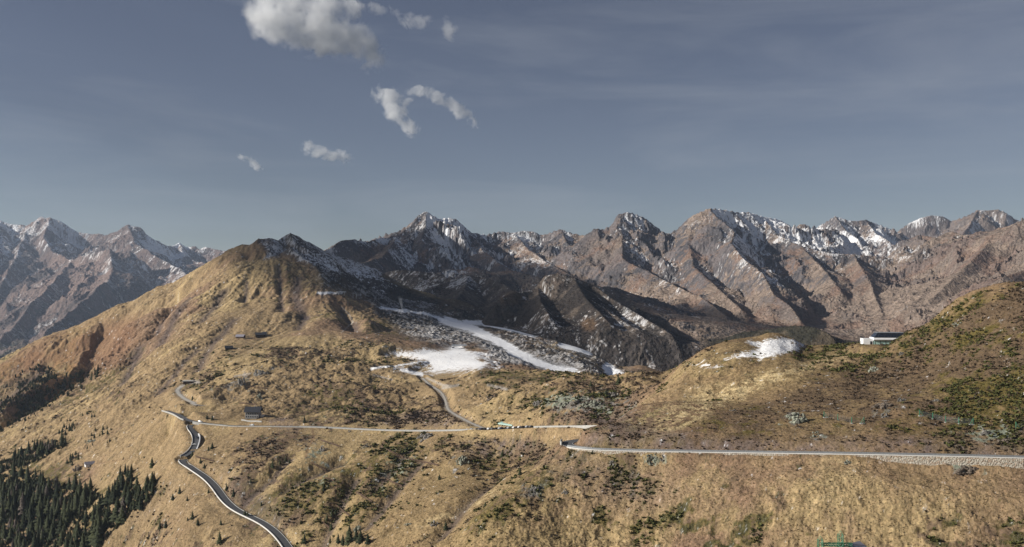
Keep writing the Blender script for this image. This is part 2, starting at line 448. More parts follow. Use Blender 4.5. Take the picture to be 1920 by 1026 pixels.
# the ground drops away below the wall of the near road
_m = (Y < 480) & (X > 15)
_d, _v, _a, _s = seg_dist(X[_m], Y[_m], [tuple(q) for q in LR[LR[:, 1] < 476][::3]])
_o = Y[_m] < np.interp(X[_m], LR[LR[:, 1] < 476][::-1, 0], LR[LR[:, 1] < 476][::-1, 1])
_px = VPX[_m]
_h = 0.5 + 0.25 * N(TB, X[_m], Y[_m], 90, .2, .2) + 3.3 * sstep(1570, 1780, _px) + 0.6 * np.sin(_px / 43.0)
Zl[_m] -= np.where(_o, np.clip(_h, 0.1, 6) * sstep(2.6, 3.6, _d) * (1 - sstep(5, 26, _d)), 0)
NEAR.Z = Zl
# let the skylines settle to the lines seen in the photo
def settle(line, w0, w1, ymin, ymax, pmin, pmax, ramp=40):
    global Zl
    lx = np.array([q[0] for q in line], float); ly = np.array([q[1] for q in line], float)
    tgt = np.interp(NEAR.px, lx, ly)
    wy = sstep(w0, w1, NEAR.y)[:, None]; wp = sstep(pmin - ramp, pmin, NEAR.px) * (1 - sstep(pmax, pmax + 12, NEAR.px))
    sel = (NEAR.y > ymin) & (NEAR.y < ymax)
    for it in range(4):
        py = HZ - Zl[sel] / Y[sel] * F
        dl = (tgt - py.min(0)) * wp
        k = np.ones(23) / 23; dl = np.convolve(np.pad(dl, 11, mode='edge'), k, 'valid')
        Zl = Zl - dl[None, :] * Y / F * wy
settle([(-330,800),(-140,735),(0,672),(31,657),(87,629),(140,612),(187,589),(218,572),(249,564),(281,545),(299,536),(324,530),(374,501),(405,483),(440,462),(471,457),(490,447)], 1480, 1720, 1600, 2100, -280, 480)
settle([(1060,716),(1130,712),(1172,700),(1201,697),(1251,697),(1272,685),(1300,667),(1319,654),(1365,638),(1423,630),(1448,622),(1481,632),(1513,648),(1574,646),(1642,646),(1688,626),(1736,609),(1758,590),(1784,567),(1817,548),(1849,538),(1881,530),(1920,529),(2060,520),(2330,500)], 500, 640, 560, 950, 1262, 2320, 190)
NEAR.Z = Zl
def pad(px, py, D, r, fade):
    """a level place cut for a building; returns its centre"""
    global Zl
    x0, y0, z0 = P(px, py, D)
    d = np.hypot(X - x0, Y - y0)
    t = sstep(r, r + fade, d)
    Zl = z0 * (1 - t) + Zl * t
    NEAR.Z = Zl
    return Vector((x0, y0, z0))
NEAR.Z = Zl

pad(1648, 645.5, 640, 17, 9)
# ------------------------------------------------------------------ mountains: ridge lines (photo column, photo row, metres)
RIDGES = [  # (points, slope, decay length)
 ([(590,478,3420),(618,464,3500),(640,451,3600),(665,449,3700),(690,453,3800),(705,447,3850),(730,438,3950),(743,436,4000),(768,421,4100),(786,403,4180),(799,396,4200),(810,403,4230),(824,411,4250),(840,410,4280),(855,411,4300),(870,424,4300),(883,436,4320),(911,441,4350),(925,439,4370),(939,434,4400),(961,437,4400),(983,433,4400),(1002,435,4400),(1014,441,4400),(1027,439,4400),(1052,430,4350),(1067,436,4330),(1092,442,4300),(1101,439,4250),(1117,428,4200),(1130,431,4150),(1148,422,4100),(1158,403,4050),(1168,400,4040),(1179,398,4050),(1195,403,4080),(1211,410,4100),(1232,427,4150),(1251,439,4200)], 0.72, 900),
 ([(743,437,4000),(735,458,3750),(715,482,3450),(675,494,3200)], 0.7, 500),
 ([(799,397,4200),(798,425,4050),(790,448,3900)], 0.9, 300),
 ([(883,437,4320),(905,470,4000),(945,500,3650),(1000,535,3250)], 0.6, 500),
 ([(961,437,4400),(990,468,4100),(1040,500,3750),(1100,530,3400)], 0.55, 500),
 ([(1052,430,4350),(1062,455,4150),(1085,475,3950)], 0.7, 350),
 ([(1160,404,4050),(1166,440,3850),(1166,483,3550),(1178,492,3450),(1207,505,3300),(1255,530,3050),(1317,558,2800),(1360,592,2600),(1388,622,2400)], 0.66, 600),
 ([(1122,430,4150),(1110,465,3900),(1105,492,3700)], 0.6, 400),
 ([(1251,439,4200),(1262,435,4150),(1273,427,4100),(1288,412,4020),(1301,403,3950),(1318,396,3910),(1329,391,3900),(1347,392,3930),(1365,395,3950),(1385,399,3980),(1403,398,4000),(1429,406,4050),(1461,412,4100),(1484,425,4100),(1507,420,4100),(1526,428,4100)], 0.72, 900),
 ([(1329,391,3900),(1345,410,3760),(1377,434,3600),(1370,456,3450),(1397,487,3250),(1429,512,3050),(1450,551,2850),(1481,574,2700),(1502,604,2550)], 0.74, 550),
 ([(1301,404,3950),(1290,450,3700),(1300,500,3400),(1345,540,3050),(1390,580,2750)], 0.5, 400),
 ([(1429,406,4050),(1455,440,3850),(1500,462,3650),(1560,474,3550),(1640,480,3550),(1700,489,3550),(1760,503,3550)], 0.55, 700),
 ([(1500,462,3650),(1540,500,3350),(1575,545,3000)], 0.45, 350),
 ([(1600,478,3550),(1618,506,3250),(1632,532,3050),(1642,560,2900),(1655,592,2700)], 0.6, 400),
 ([(1720,441,3950),(1740,443,3850),(1758,446,3760),(1788,433,3600),(1804,440,3550),(1849,438,3400),(1875,428,3320),(1920,412,3200),(2080,365,2950)], 0.55, 900),
 ([(1875,428,3320),(1840,470,3050),(1790,520,2800),(1740,565,2650)], 0.4, 400),
 ([(2080,440,2700),(1940,500,2500),(1880,520,2400),(1830,560,2350)], 0.5, 400),
 ([(1500,430,5600),(1526,428,5600),(1545,419,5550),(1565,406,5500),(1578,409,5500),(1591,414,5500),(1607,415,5500),(1623,412,5500),(1649,422,5550),(1671,430,5600),(1700,446,5650)], 0.8, 700),
 ([(1623,412,5500),(1642,438,5300),(1668,452,5100)], 0.8, 400),
 ([(1565,406,5500),(1585,432,5300),(1610,448,5150)], 0.8, 400),
 ([(1670,440,7000),(1688,432,7000),(1704,419,7000),(1726,409,7000),(1746,404,7000),(1768,406,7000),(1784,415,7000),(1800,410,6900),(1817,403,6850),(1833,394,6800),(1852,395,6800),(1872,393,6800),(1884,398,6800),(1897,406,6850),(1915,416,6900),(1960,428,7000),(2060,440,7000)], 0.85, 900),
 ([(1833,394,6800),(1815,425,6500),(1800,445,6300)], 0.8, 500),
 # nearer knolls
 ([(930,572,1760),(942,558,1770),(955,550,1790),(1005,544,1850),(1012,528,1860),(1020,517,1860),(1048,511,1860),(1080,520,1850),(1111,533,1850),(1150,560,1800),(1200,590,1700),(1250,622,1600),(1290,652,1500)], 0.75, 300),
 ([(1008,540,1850),(1014,565,1740),(1030,592,1640)], 0.7, 90),
 ([(1075,522,1850),(1098,560,1720),(1135,598,1600)], 0.5, 110),
 ([(727,509,2550),(750,505,2500),(783,508,2450),(815,513,2400),(850,524,2300),(877,517,2250),(910,520,2220),(940,530,2150),(965,545,2050)], 0.62, 350),
 ([(877,517,2250),(870,545,2080),(850,570,1960)], 0.5, 200),
 ([(880,577,1900),(907,574,1900),(940,580,1860),(985,600,1780)], 0.5, 120),
 ([(700,545,1930),(716,541,1930),(735,548,1930),(760,560,1900)], 0.5, 90),
 ([(1111,533,2500),(1160,552,2400),(1240,587,2200),(1320,622,2000),(1370,645,1850)], 0.36, 300),
 ([(880,500,3000),(925,510,2950),(960,508,2900),(1010,520,2850)], 0.4, 250),
 ([(1340,640,1700),(1390,622,1680),(1440,616,1660),(1490,609,1620),(1520,612,1600),(1560,626,1560),(1600,645,1500)], 0.6, 200),
]
FLOOR = [(1515,645,2300),(1700,645,2300),(1100,670,1400),(1385,645,2000),(900,610,2200),(700,580,2600),(1000,570,2800),(1300,610,2600),(1250,565,3000),(600,580,2600),
         (500,560,3500),(800,540,3500),(1515,580,3300),(1900,640,2000),(2100,600,2000),(1515,640,1700),(1900,700,1500),(700,600,1500),(1100,560,5000),(500,560,6000),(1900,520,5500),(1500,520,5500),(1300,700,1450),(500,600,1500),(1900,470,8000),(500,560,8000)]
def fan(sheet, ridges, floor, k, warp, wp):
    c = sheet.sub(3)
    X, Y = c.X, c.Y
    wx = X + warp * N(T18, X, Y, wp, 0.4, 0.15) + warp * 0.10 * N(T18, X, Y, wp / 5, 1.0, 0.5)
    wy = Y + warp * N(T18, X, Y, wp, 1.4, 0.65) + warp * 0.10 * N(T18, X, Y, wp / 5, 0.2, 0.9)
    if len(floor) > 3:
        Z = tps_eval(tps_fit([P(*q) for q in floor], 1e-3), X, Y)
    else:
        Z = np.full(X.shape, floor[0])
    top = np.full(X.shape, 1e9)
    for (r, s, L) in ridges:
        d, v, _, _ = seg_dist(wx, wy, pl(*r))
        d0, v0, _, _ = seg_dist(X, Y, pl(*r))
        near = np.exp(-(d0 / 60) ** 2)           # no warp on the crest itself
        d = np.maximum(d * (1 - near) + d0 * near, 0.65 * d0); v = v0
        t = v - s * L * (1 - np.exp(-d / L)) - 0.1 * d
        Z = smax(Z, t, k)
        top = np.minimum(top, d0)
    return upsample(Z, sheet.rows, sheet.cols), upsample(top, sheet.rows, sheet.cols)

MNT = Sheet(420, 2260, int(1800 * QN), 1450, 7600, int(1400 * QN))
M0, Mtop = fan(MNT, RIDGES, FLOOR, 14, 45, 900)
XM, YM = MNT.X, MNT.Y
zx, zy = MNT.grad(M0)
SM = np.sqrt(zx ** 2 + zy ** 2)
K1 = MNT.lic(M0, TR, 2600, 14.0, 22)
K2 = MNT.lic(M0, TW, 900, 7.0, 16)
steep = sstep(0.15, 0.55, SM)
dist = sstep(1600, 4000, YM)
crest = 0.10 + 0.90 * sstep(0, 110, Mtop)
def ridged(X, Y, p0, octv, gain, sharp=1.0):
    """ridged multifractal: branching crests, branching gullies"""
    wx = X + 0.02 * p0 * N(T18, X, Y, p0 * .9, .7, .3); wy = Y + 0.02 * p0 * N(T18, X, Y, p0 * .9, 1.9, .8)
    out = np.zeros(X.shape); w = np.ones(X.shape); amp = 1.0; p = p0
    for k in range(octv):
        n = 1 - np.minimum(np.abs(N(TO, wx, wy, p, .5 + .9 * k, .21 + .17 * k)), 2) * sharp
        out += amp * n * w
        w = np.clip(0.55 + 0.6 * n, 0.1, 1.15)
        amp *= gain; p *= 0.5
    return out
RG = ridged(XM, YM, 1900, 7, .57)
RM = crest * (0.25 + 0.75 * steep) * (K1 * (0.7 + 1.7 * dist) + K2 * (0.4 + 0.8 * dist)) + (RG - 0.1) * (5 + 15 * dist) * crest * (0.35 + 0.65 * steep) \
    + N(T18, XM, YM, 1200, 0.2, 0.7) * 5 * crest + N(T15, XM, YM, 90, 0.4, 0.9) * (0.3 + 1.1 * dist) * steep
RM -= 90 * (1 - sstep(1450, 1580, YM))
MNT.Z = M0 + RM

CREST = [(590,478),(618,464),(640,451),(665,449),(690,453),(705,447),(730,438),(743,436),(768,421),(786,403),(799,396),(810,403),(824,411),(840,409),(855,411),(870,424),(883,436),(911,441),(939,434),(961,437),(983,433),(1002,435),(1014,441),(1027,439),(1040,433),(1052,430),(1067,436),(1092,442),(1101,439),(1117,428),(1130,431),(1148,422),(1153,410),(1158,403),(1168,400),(1179,398),(1195,403),(1211,410),(1232,427),(1251,439),(1262,435),(1273,427),(1288,412),(1301,403),(1318,396),(1329,391),(1347,392),(1365,395),(1385,399),(1403,398),(1429,406),(1461,412),(1484,425),(1495,423),(1507,420),(1526,428),(1545,419),(1565,406),(1578,409),(1591,414),(1607,415),(1623,412),(1649,422),(1671,430),(1688,431),(1704,419),(1726,409),(1746,404),(1768,406),(1784,415),(1800,410),(1817,403),(1833,394),(1852,395),(1872,393),(1884,398),(1897,406),(1905,413),(1920,412),(1960,402),(2060,372)]
_t = np.interp(MNT.px, [q[0] for q in CREST], [q[1] for q in CREST])
for _k in range(3):
    _py = HZ - MNT.Z / YM * F
    _i = _py.argmin(0); _dl = np.clip(_t - _py.min(0), -14, 14)
    _dl *= sstep(600, 640, MNT.px)
    _kk = np.ones(13) / 13; _dl = np.convolve(np.pad(_dl, 6, mode='edge'), _kk, 'valid')
    _yc = MNT.y[_i]; _yc = np.convolve(np.pad(_yc, 10, mode='edge'), np.ones(21) / 21, 'valid')
    MNT.Z = MNT.Z - _dl[None, :] * YM / F * np.exp(-((YM - _yc[None, :]) / 260.0) ** 2)
FRID = [
 ([(-120,400,9000),(-60,404,9000),(-25,412,9000),(0,415,9000),(9,417,9000),(53,426,9000),(66,415,9000),(78,406,9000),(94,409,9000),(108,413,9000),(122,418,9000),(137,428,9000),(150,435,9000),(175,438,9000),(203,441,8900),(218,436,8800),(229,429,8750),(240,423,8700),(256,427,8700),(271,436,8700),(290,452,8800),(312,462,9000),(321,462,9200),(337,453,9500),(352,460,9500),(374,467,9400),(384,463,9400),(393,467,9300),(415,468,9200),(520,480,9200)], 0.85, 1800),
 ([(94,409,9000),(82,445,8500),(98,474,8100),(134,488,7850),(168,477,7700),(206,470,7500)], 0.8, 900),
 ([(206,470,7500),(212,505,7000),(200,527,6600),(181,545,6300),(156,567,5900),(115,600,5450),(60,652,4950)], 0.7, 1000),
 ([(240,423,8700),(252,455,8300),(285,478,7900),(330,500,7500),(370,530,7000)], 0.7, 800),
 ([(337,453,9500),(345,480,8800),(390,500,8200)], 0.7, 700),
 ([(0,415,9000),(-20,470,8000),(-60,540,7000)], 0.7, 900),
 ([(134,488,7850),(100,530,7000),(50,580,6200),(0,640,5500)], 0.6, 800),
 ([(53,426,9000),(30,480,8100),(-10,560,7000)], 0.6, 800),
]
FARS = Sheet(-340, 520, int(800 * QN), 4300, 10500, int(900 * QN))
G0, Gtop = fan(FARS, FRID, [-560.0], 40, 60, 2200)
XF, YF = FARS.X, FARS.Y
zx, zy = FARS.grad(G0)
SF = np.sqrt(zx ** 2 + zy ** 2)
J1 = FARS.lic(G0, TR, 5200, 26.0, 24)
J2 = FARS.lic(G0, TW, 1700, 12.0, 16)
crest = 0.3 + 0.7 * sstep(0, 200, Gtop)
GF = ridged(XF, YF, 4200, 6, .55)
FARS.Z = G0 + crest * (J1 * 8 + J2 * 3) * sstep(0.1, 0.5, SF) + (GF - 0.1) * 42 * crest
# ------------------------------------------------------------------ what grows and lies on the ground (albedo, some of it painted shade)
def C3(r, g, b):
    return np.array([r, g, b], np.float32)
def mixc(a, b, t):
    t = np.clip(t, 0, 1)[..., None]
    return a * (1 - t) + b * t
TAN, TANY, TANR = C3(.272, .202, .116), C3(.325, .248, .136), C3(.222, .152, .100)
RUST, ORANGE = C3(.22, .13, .08), C3(.38, .22, .10)
HEATH, OLIVE, JUNI = C3(.125, .090, .062), C3(.115, .098, .036), C3(.050, .054, .022)
STRAW = C3(.46, .37, .21)
ROCKG, LICHEN, SNOWC, GRAVEL = C3(.17, .165, .155), C3(.22, .26, .21), C3(.90, .91, .93), C3(.34, .32, .29)
SHRUBG = C3(.17, .135, .125)
VPY = HZ - NEAR.Z / NEAR.Y * F
wob = 9 * N(T15, X, Y, 260, 0.5, 0.11); wob2 = 7 * N(T15, X, Y, 260, 1.5, 0.71)
PXW, PYW = VPX + wob, VPY + wob2 * 0.6
s_patch = 0.75 * N(T15, X, Y, 300, 0.8, 0.2) + 0.55 * N(TB, X, Y, 150, 0.3, 0.5) + 0.3 * N(T12, X, Y, 60, 0.1, 0.2)
s_fine = 0.8 * N(TB, X, Y, 55, 0.2, 0.5) + 0.5 * N(T12, X, Y, 30, 0.9, 0.7)
# terracettes: patches drawn out along the contour lines
ct = N(TB, X + 0.0 * Y, Y + NEAR.Z * 2.0, 130, 0.05, 0.35)
colN = mixc(TAN, TANR, sstep(-0.2, 1.6, n_big + 0.5 * N(T15, X, Y, 350, 0.2, 0.9)))
colN = mixc(colN, TANY, sstep(0.1, 1.5, N(T15, X, Y, 420, 1.2, 0.45)))
colN = colN * (1 + (0.05 + 0.07 * far) * np.clip(L1, -2, 2) + (0.04 + 0.05 * far) * np.clip(L2, -2, 2) + 0.06 * s_fine)[..., None]
# heath and juniper: bias painted where the photo shows it
HB = [(1760,690,260,120,0,.62),(1900,590,120,70,0,.40),(1560,800,420,40,2,.50),(1150,810,110,30,-10,.55),(1250,960,240,70,0,.12),(1330,1000,170,50,0,.55),(1850,985,160,60,-8,.60),
      (1520,700,260,40,8,.30),(1400,690,70,20,10,.35),(1620,960,180,50,0,.26),(600,900,210,110,-35,.42),(520,860,110,60,-40,.40),(470,930,60,50,40,.42),(720,860,120,60,-35,.30),(850,930,120,80,-30,.42),(960,900,70,60,-20,.46),
      (628,735,42,22,0,.85),(545,760,60,30,-20,.20),(700,750,110,26,0,.10),(770,765,80,24,5,.18),(900,745,100,35,0,.16),(1060,750,120,40,0,.24),(1160,715,80,25,0,.45),(1000,705,90,10,0,.55),(940,710,50,10,0,.5),
      (620,690,100,24,0,.12),(690,652,80,30,0,.28),(540,665,50,18,0,.55),(480,690,60,30,-20,.35),(395,722,45,10,-8,.6),(360,728,18,8,0,.7),(200,790,45,12,-10,.72),(215,750,24,14,-20,.62),
      (60,705,45,45,-60,.62),(150,670,30,60,30,.62),(30,760,60,50,-40,.7),(110,740,50,40,-45,.65),(240,700,14,40,10,.35),(650,610,70,60,30,.30),(760,620,60,50,20,.4),
      (70,970,90,80,-15,.75),(190,970,40,60,40,.6),(60,850,70,16,-20,.55),(275,925,40,14,-20,.5),(60,900,90,40,-15,.45),(480,760,20,12,0,.2),(480,830,70,30,-20,.32),(430,760,45,18,-12,.42),(930,838,60,20,0,.55),(350,1000,60,30,0,.3),(1105,880,90,30,10,.35),(1180,880,60,30,10,.30),
      (1060,850,120,10,0,.2),(820,790,90,12,0,.4),(1660,880,260,12,2,.12),(1750,1010,150,40,0,.25)]
LB = [(1330,770,170,22,-22,.45),(1430,715,170,16,-12,.28),(1080,822,60,22,0,.75),(870,960,60,8,-25,.4),(660,840,90,22,-8,.3),(590,850,40,18,-50,.25),(300,830,90,35,-25,.4),(330,940,80,60,20,.4),(420,990,80,40,20,.35),
      (560,800,160,10,0,.1),(430,640,130,70,-30,.25),(350,600,120,60,-35,.2),(1580,960,50,60,35,.2),(1210,950,160,60,-40,.12),(800,700,60,10,0,.2),(840,730,60,20,0,.3),(640,700,230,50,0,.17)]
bias = np.full(X.shape, 0.14)
for (a, b_, rx, ry, an, w) in HB:
    bias += w * blob(PXW, PYW, a, b_, rx, ry, an, 0.6)
for (a, b_, rx, ry, an, w) in LB:
    bias -= w * blob(PXW, PYW, a, b_, rx, ry, an, 0.7)
bias = np.clip(bias, -0.6, 0.9)
th = 1.75 - 2.6 * bias
heath = sstep(th - 0.55, th + 0.45, s_patch + 0.35 * ct + 0.35 * s_fine)
kind = N(T15, X, Y, 240, 2.2, 0.77) + 0.4 * N(TB, X, Y, 90, 0.4, 0.15)
greenb = -0.35 + 0.7 * blob(PXW, PYW, 1700, 670, 330, 130) + 1.3 * blob(PXW, PYW, 1330, 1000, 220, 60) + 1.2 * blob(PXW, PYW, 1880, 990, 160, 70) + 1.0 * blob(PXW, PYW, 950, 890, 100, 70) + 0.7 * blob(PXW, PYW, 800, 960, 180, 80) + 0.8 * blob(PXW, PYW, 90, 880, 140, 60)
hc = mixc(np.broadcast_to(HEATH, colN.shape), OLIVE, sstep(-0.4, 0.6, kind + greenb))
hc = mixc(hc, JUNI, sstep(0.7, 1.3, s_fine + 0.4 * greenb))
hc = mixc(hc, C3(.14, .10, .075), sstep(0.0, 1.2, -s_fine))
colN = mixc(colN, hc, heath * 0.88)
# olive tinge of the near right slope
tinge = 0.35 * blob(PXW, PYW, 1720, 660, 460, 170) + 0.25 * blob(PXW, PYW, 850, 960, 260, 110)
colN = mixc(colN, C3(.17, .125, .045), tinge * 0.8)
colN = mixc(colN, C3(.255, .18, .118), 0.6 * inpoly(PXW, PYW, [(1060,860),(1400,862),(1960,880),(1960,1040),(1480,1040),(1250,960),(1100,990),(980,1000)], 30) * sstep(-1.2, 0.8, s_patch + kind) * (1 - heath))
wash = inpoly(PXW, PYW, [(1100,830),(1300,790),(1450,748),(1600,690),(1700,640),(1850,545),(1960,530),(1960,850),(1100,842)], 22)
colN = mixc(colN, mixc(np.broadcast_to(C3(.118, .085, .056), colN.shape), C3(.108, .088, .030), sstep(0.0, 0.9, kind)), wash * (0.35 + 0.65 * sstep(-1.5, 0.6, s_patch + 0.7 * s_fine)) * 0.9)
# straw coloured runs on the right hill
straw = 0.75 * inpoly(PXW, PYW, [(1120,806),(1250,742),(1380,700),(1560,656),(1620,650),(1570,690),(1400,742),(1250,800)], 16) * sstep(-0.6, 0.6, kind + 0.5 * s_patch) + blob(PXW, PYW, 1330, 765, 200, 14, -24) + blob(PXW, PYW, 1450, 715, 150, 12, -14) + blob(PXW, PYW, 1560, 900, 30, 60, 40) * 0.5 + blob(PXW, PYW, 880, 950, 90, 8, -28)
colN = mixc(colN, STRAW, straw * 0.7 * sstep(-0.8, 0.6, s_fine))
# purple-brown leafless scrub
scrub = inpoly(PXW, PYW, [(1095,822),(1160,790),(1230,808),(1330,812),(1480,826),(1700,815),(1920,800),(1920,850),(1500,846),(1100,840)], 8) * 0.75 \
    + blob(PXW, PYW, 780, 790, 80, 14, 0) * 0.9 + blob(PXW, PYW, 1130, 775, 60, 22, -8) * 0.8 + blob(PXW, PYW, 530, 790, 30, 10) * 0.8 + blob(PXW, PYW, 930, 840, 70, 18) * 0.8 \
    + blob(PXW, PYW, 470, 940, 30, 80, -50) * 0.5 + blob(PXW, PYW, 1130, 900, 110, 40, 15) * 0.5 + blob(PXW, PYW, 300, 940, 20, 60, 40) * 0.2
colN = mixc(colN, SHRUBG, scrub * (0.55 + 0.3 * s_fine))
# orange-red alpine heath on the far left spur
colN = mixc(colN, ORANGE, 0.42 * (blob(PXW, PYW, 40, 690, 60, 14, -25) + blob(PXW, PYW, 130, 655, 24, 60, 38) + blob(PXW, PYW, 110, 720, 16, 50, 42)) * sstep(-1, 0.6, s_patch))
colN = mixc(colN, RUST, 0.75 * blob(PXW, PYW, 200, 640, 60, 40, -40) + 0.55 * blob(PXW, PYW, 80, 660, 60, 30, -30))
# bare rock
rockb = [(1500,792,24,22,0),(1540,818,16,10,0),(1660,770,26,14,0),(1820,812,40,10,0),(1860,815,40,20,0),(1225,862,20,12,0),(868,872,16,20,0),(1000,920,20,14,0),(600,855,30,40,-40),(740,880,40,20,-40),(1120,755,70,20,0),(490,700,30,14,-20),(445,720,16,30,30),(1060,755,40,16,0),(1820,875,60,14,4)]
rk = np.zeros(X.shape)
for (a, b_, rx, ry, an) in rockb:
    rk += blob(PXW, PYW, a, b_, rx, ry, an, 0.8)
rmask = sstep(0.9, 1.5, rk * 1.1 + 0.5 * s_fine + 0.3 * s_patch) * sstep(0.1, 0.4, rk)
colN = mixc(colN, mixc(np.broadcast_to(ROCKG, colN.shape), LICHEN, sstep(-0.5, 1, kind)), rmask * 0.85)
gul = np.zeros(X.shape)
for (g, w, dep) in GULLY[1:]:
    if dep < 0: continue
    d, _, _, _ = seg_dist(X, Y, pl(*g)); gul += np.exp(-(d / (w * 0.45)) ** 2)
colN = mixc(colN, C3(.10, .08, .075), gul * 0.8)  # gullies darker: scrub tone plus shade painted into the hollows
# dark valley side: block field, shade put into its colour, dusted with snow
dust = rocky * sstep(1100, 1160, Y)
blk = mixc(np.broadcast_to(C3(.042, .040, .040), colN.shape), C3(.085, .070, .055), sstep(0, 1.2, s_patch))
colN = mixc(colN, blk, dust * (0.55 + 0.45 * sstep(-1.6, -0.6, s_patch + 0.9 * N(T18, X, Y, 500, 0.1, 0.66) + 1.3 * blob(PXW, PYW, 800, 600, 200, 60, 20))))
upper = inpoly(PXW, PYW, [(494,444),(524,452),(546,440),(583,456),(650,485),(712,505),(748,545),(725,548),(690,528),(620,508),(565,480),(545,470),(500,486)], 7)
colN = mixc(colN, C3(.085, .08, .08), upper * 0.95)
K5 = NEAR.lic(NEAR.Z, TW, 520, 5.0, 14)
sn_n = 0.5 * K5 + 0.75 * N(TG, X, Y, 160, 0.4, 0.9) + 0.4 * N(TB, X, Y, 260, 0.9, 0.31) + 0.45 * N(T15, X, Y, 700, 0.3, 0.25)
dz = dust * (0.10 + 0.45 * blob(PXW, PYW, 880, 640, 210, 36, 22) + 0.3 * blob(PXW, PYW, 1080, 680, 120, 24, 12) + 0.25 * blob(PXW, PYW, 650, 600, 26, 60, -30)) \
    + 0.62 * upper + 0.45 * stroke(PXW, PYW, [(600,482),(660,505),(720,535)], 16) * sstep(1500, 1600, Y) - 0.9 * inpoly(PXW, PYW, [(640,520),(720,548),(790,570),(880,590),(960,600),(1040,600),(900,560),(700,520)], 10)
th = 1.5 - 2.3 * np.clip(dz, -.5, 1)
snow = sstep(th - 0.5, th + 0.5, sn_n) * (0.36 * dust + 0.6 * upper)
# pistes and snow fields
edge_n = 0.5 * s_fine + 0.35 * N(TG, X, Y, 120, .3, .4)
for (p_, w) in PISTE:
    d, v, _, _ = seg_dist(PXW * 0.4 + VPX * 0.6, PYW * 0.3 + VPY * 0.7, [(a, b_, 0) for a, b_ in p_])
    snow = np.maximum(snow, sstep(0.3, 0.75, 1 - sstep(w * 0.3, w * 1.5, d) + 0.2 * edge_n) * sstep(1050, 1120, Y) * 0.95)
nearfield = sstep(900, 960, Y) * (1 - sstep(1260, 1320, Y))
FIELD2 = [(740,659),(795,656),(838,658),(862,646),(885,660),(915,664),(895,672),(910,686),(900,693),(870,694),(838,697),(812,701),(803,690),(800,680),(792,672),(760,667),(716,666)]
sf = sstep(0.35, 0.75, inpoly(PXW * 0.35 + VPX * 0.65, PYW * 0.25 + VPY * 0.75, FIELD2, 12) + 0.22 * edge_n) * nearfield
snow = np.maximum(snow, sf * (0.93 + 0.07 * np.clip(n_mid, -1, 1)))
patchy = inpoly(PXW, PYW, [(712,654),(770,650),(840,655),(930,668),(935,690),(905,697),(800,708),(745,704),(700,694),(745,684),(790,676),(740,668)], 6) * nearfield
snow = np.maximum(snow, patchy * sstep(0.1, 0.9, sn_n + 0.3 * s_patch))
for (p_, w) in [([(697,693),(725,689)],2.6),([(725,688),(800,678)],1.2),([(740,690),(765,694)],1.0),([(755,697),(790,704)],3.5),([(596,549),(606,551),(640,549)],2.0)]:
    snow = np.maximum(snow, stroke(VPX, VPY + 0.25 * wob2, p_, w) * sstep(850, 900, Y))
SN3 = [(1395,638),(1420,640),(1432,636),(1460,634),(1482,636),(1508,646),(1496,652),(1470,660),(1450,666),(1434,668),(1422,672),(1410,668),(1392,668),(1360,672),(1385,664),(1408,658),(1425,652)]
s3 = inpoly(PXW * 0.5 + VPX * 0.5, PYW * 0.35 + VPY * 0.65, SN3, 9) * sstep(540, 560, Y) * (1 - sstep(690, 720, Y))
snow = np.maximum(snow, sstep(0.28, 0.6, s3 + 0.26 * edge_n) * sstep(-1.3, -0.4, sn_n + 1.2 * blob(VPX, VPY, 1450, 650, 40, 14)))
snow = np.maximum(snow, 0.9 * blob(PXW, PYW, 1330, 682, 26, 4) * sstep(0.2, 0.7, s_fine) * sstep(560, 600, Y))
snow = np.clip(snow, 0, 1)
colN = mixc(colN, SNOWC, snow)
# tracks of gravel
grav = np.zeros(X.shape)
for ln, w in ((LT, 1.7), (LU, 2.3)):
    m = (X > ln[:, 0].min() - 20) & (X < ln[:, 0].max() + 20) & (Y > ln[:, 1].min() - 20) & (Y < ln[:, 1].max() + 20)
    d, _, _, _ = seg_dist(X[m], Y[m], [tuple(q) for q in ln[::2]] + [tuple(ln[-1])])
    grav[m] = np.maximum(grav[m], 1 - sstep(w * 0.8, w * 1.7, d + 0.5 * s_fine[m]))
for p_, w in (([(800,709),(830,722),(850,724)],2.0),([(860,722),(830,728)],2.4),([(700,703),(735,712)],1.5),([(640,575),(655,590),(662,604),(650,615),(642,622)],1.0),([(915,722),(950,730)],2.5),([(345,716),(372,717)],3.0),([(440,706),(470,700)],1.5)):
    grav = np.maximum(grav, stroke(VPX, VPY, p_, w) * 0.8 * (Y > 700))
# old paths worn into the slope
path = np.zeros(X.shape)
for p_, w in (([(586,803),(588,822),(578,840),(573,858)],2.2),([(95,880),(140,872),(190,868),(240,860)],1.0),([(300,700),(360,690),(420,690)],0.8)):
    path = np.maximum(path, stroke(VPX, VPY, p_, w))
colN = mixc(colN, GRAVEL, grav); colN = mixc(colN, C3(.17, .11, .07), path * 0.6)
colN = np.clip(colN, 0.01, 0.9)

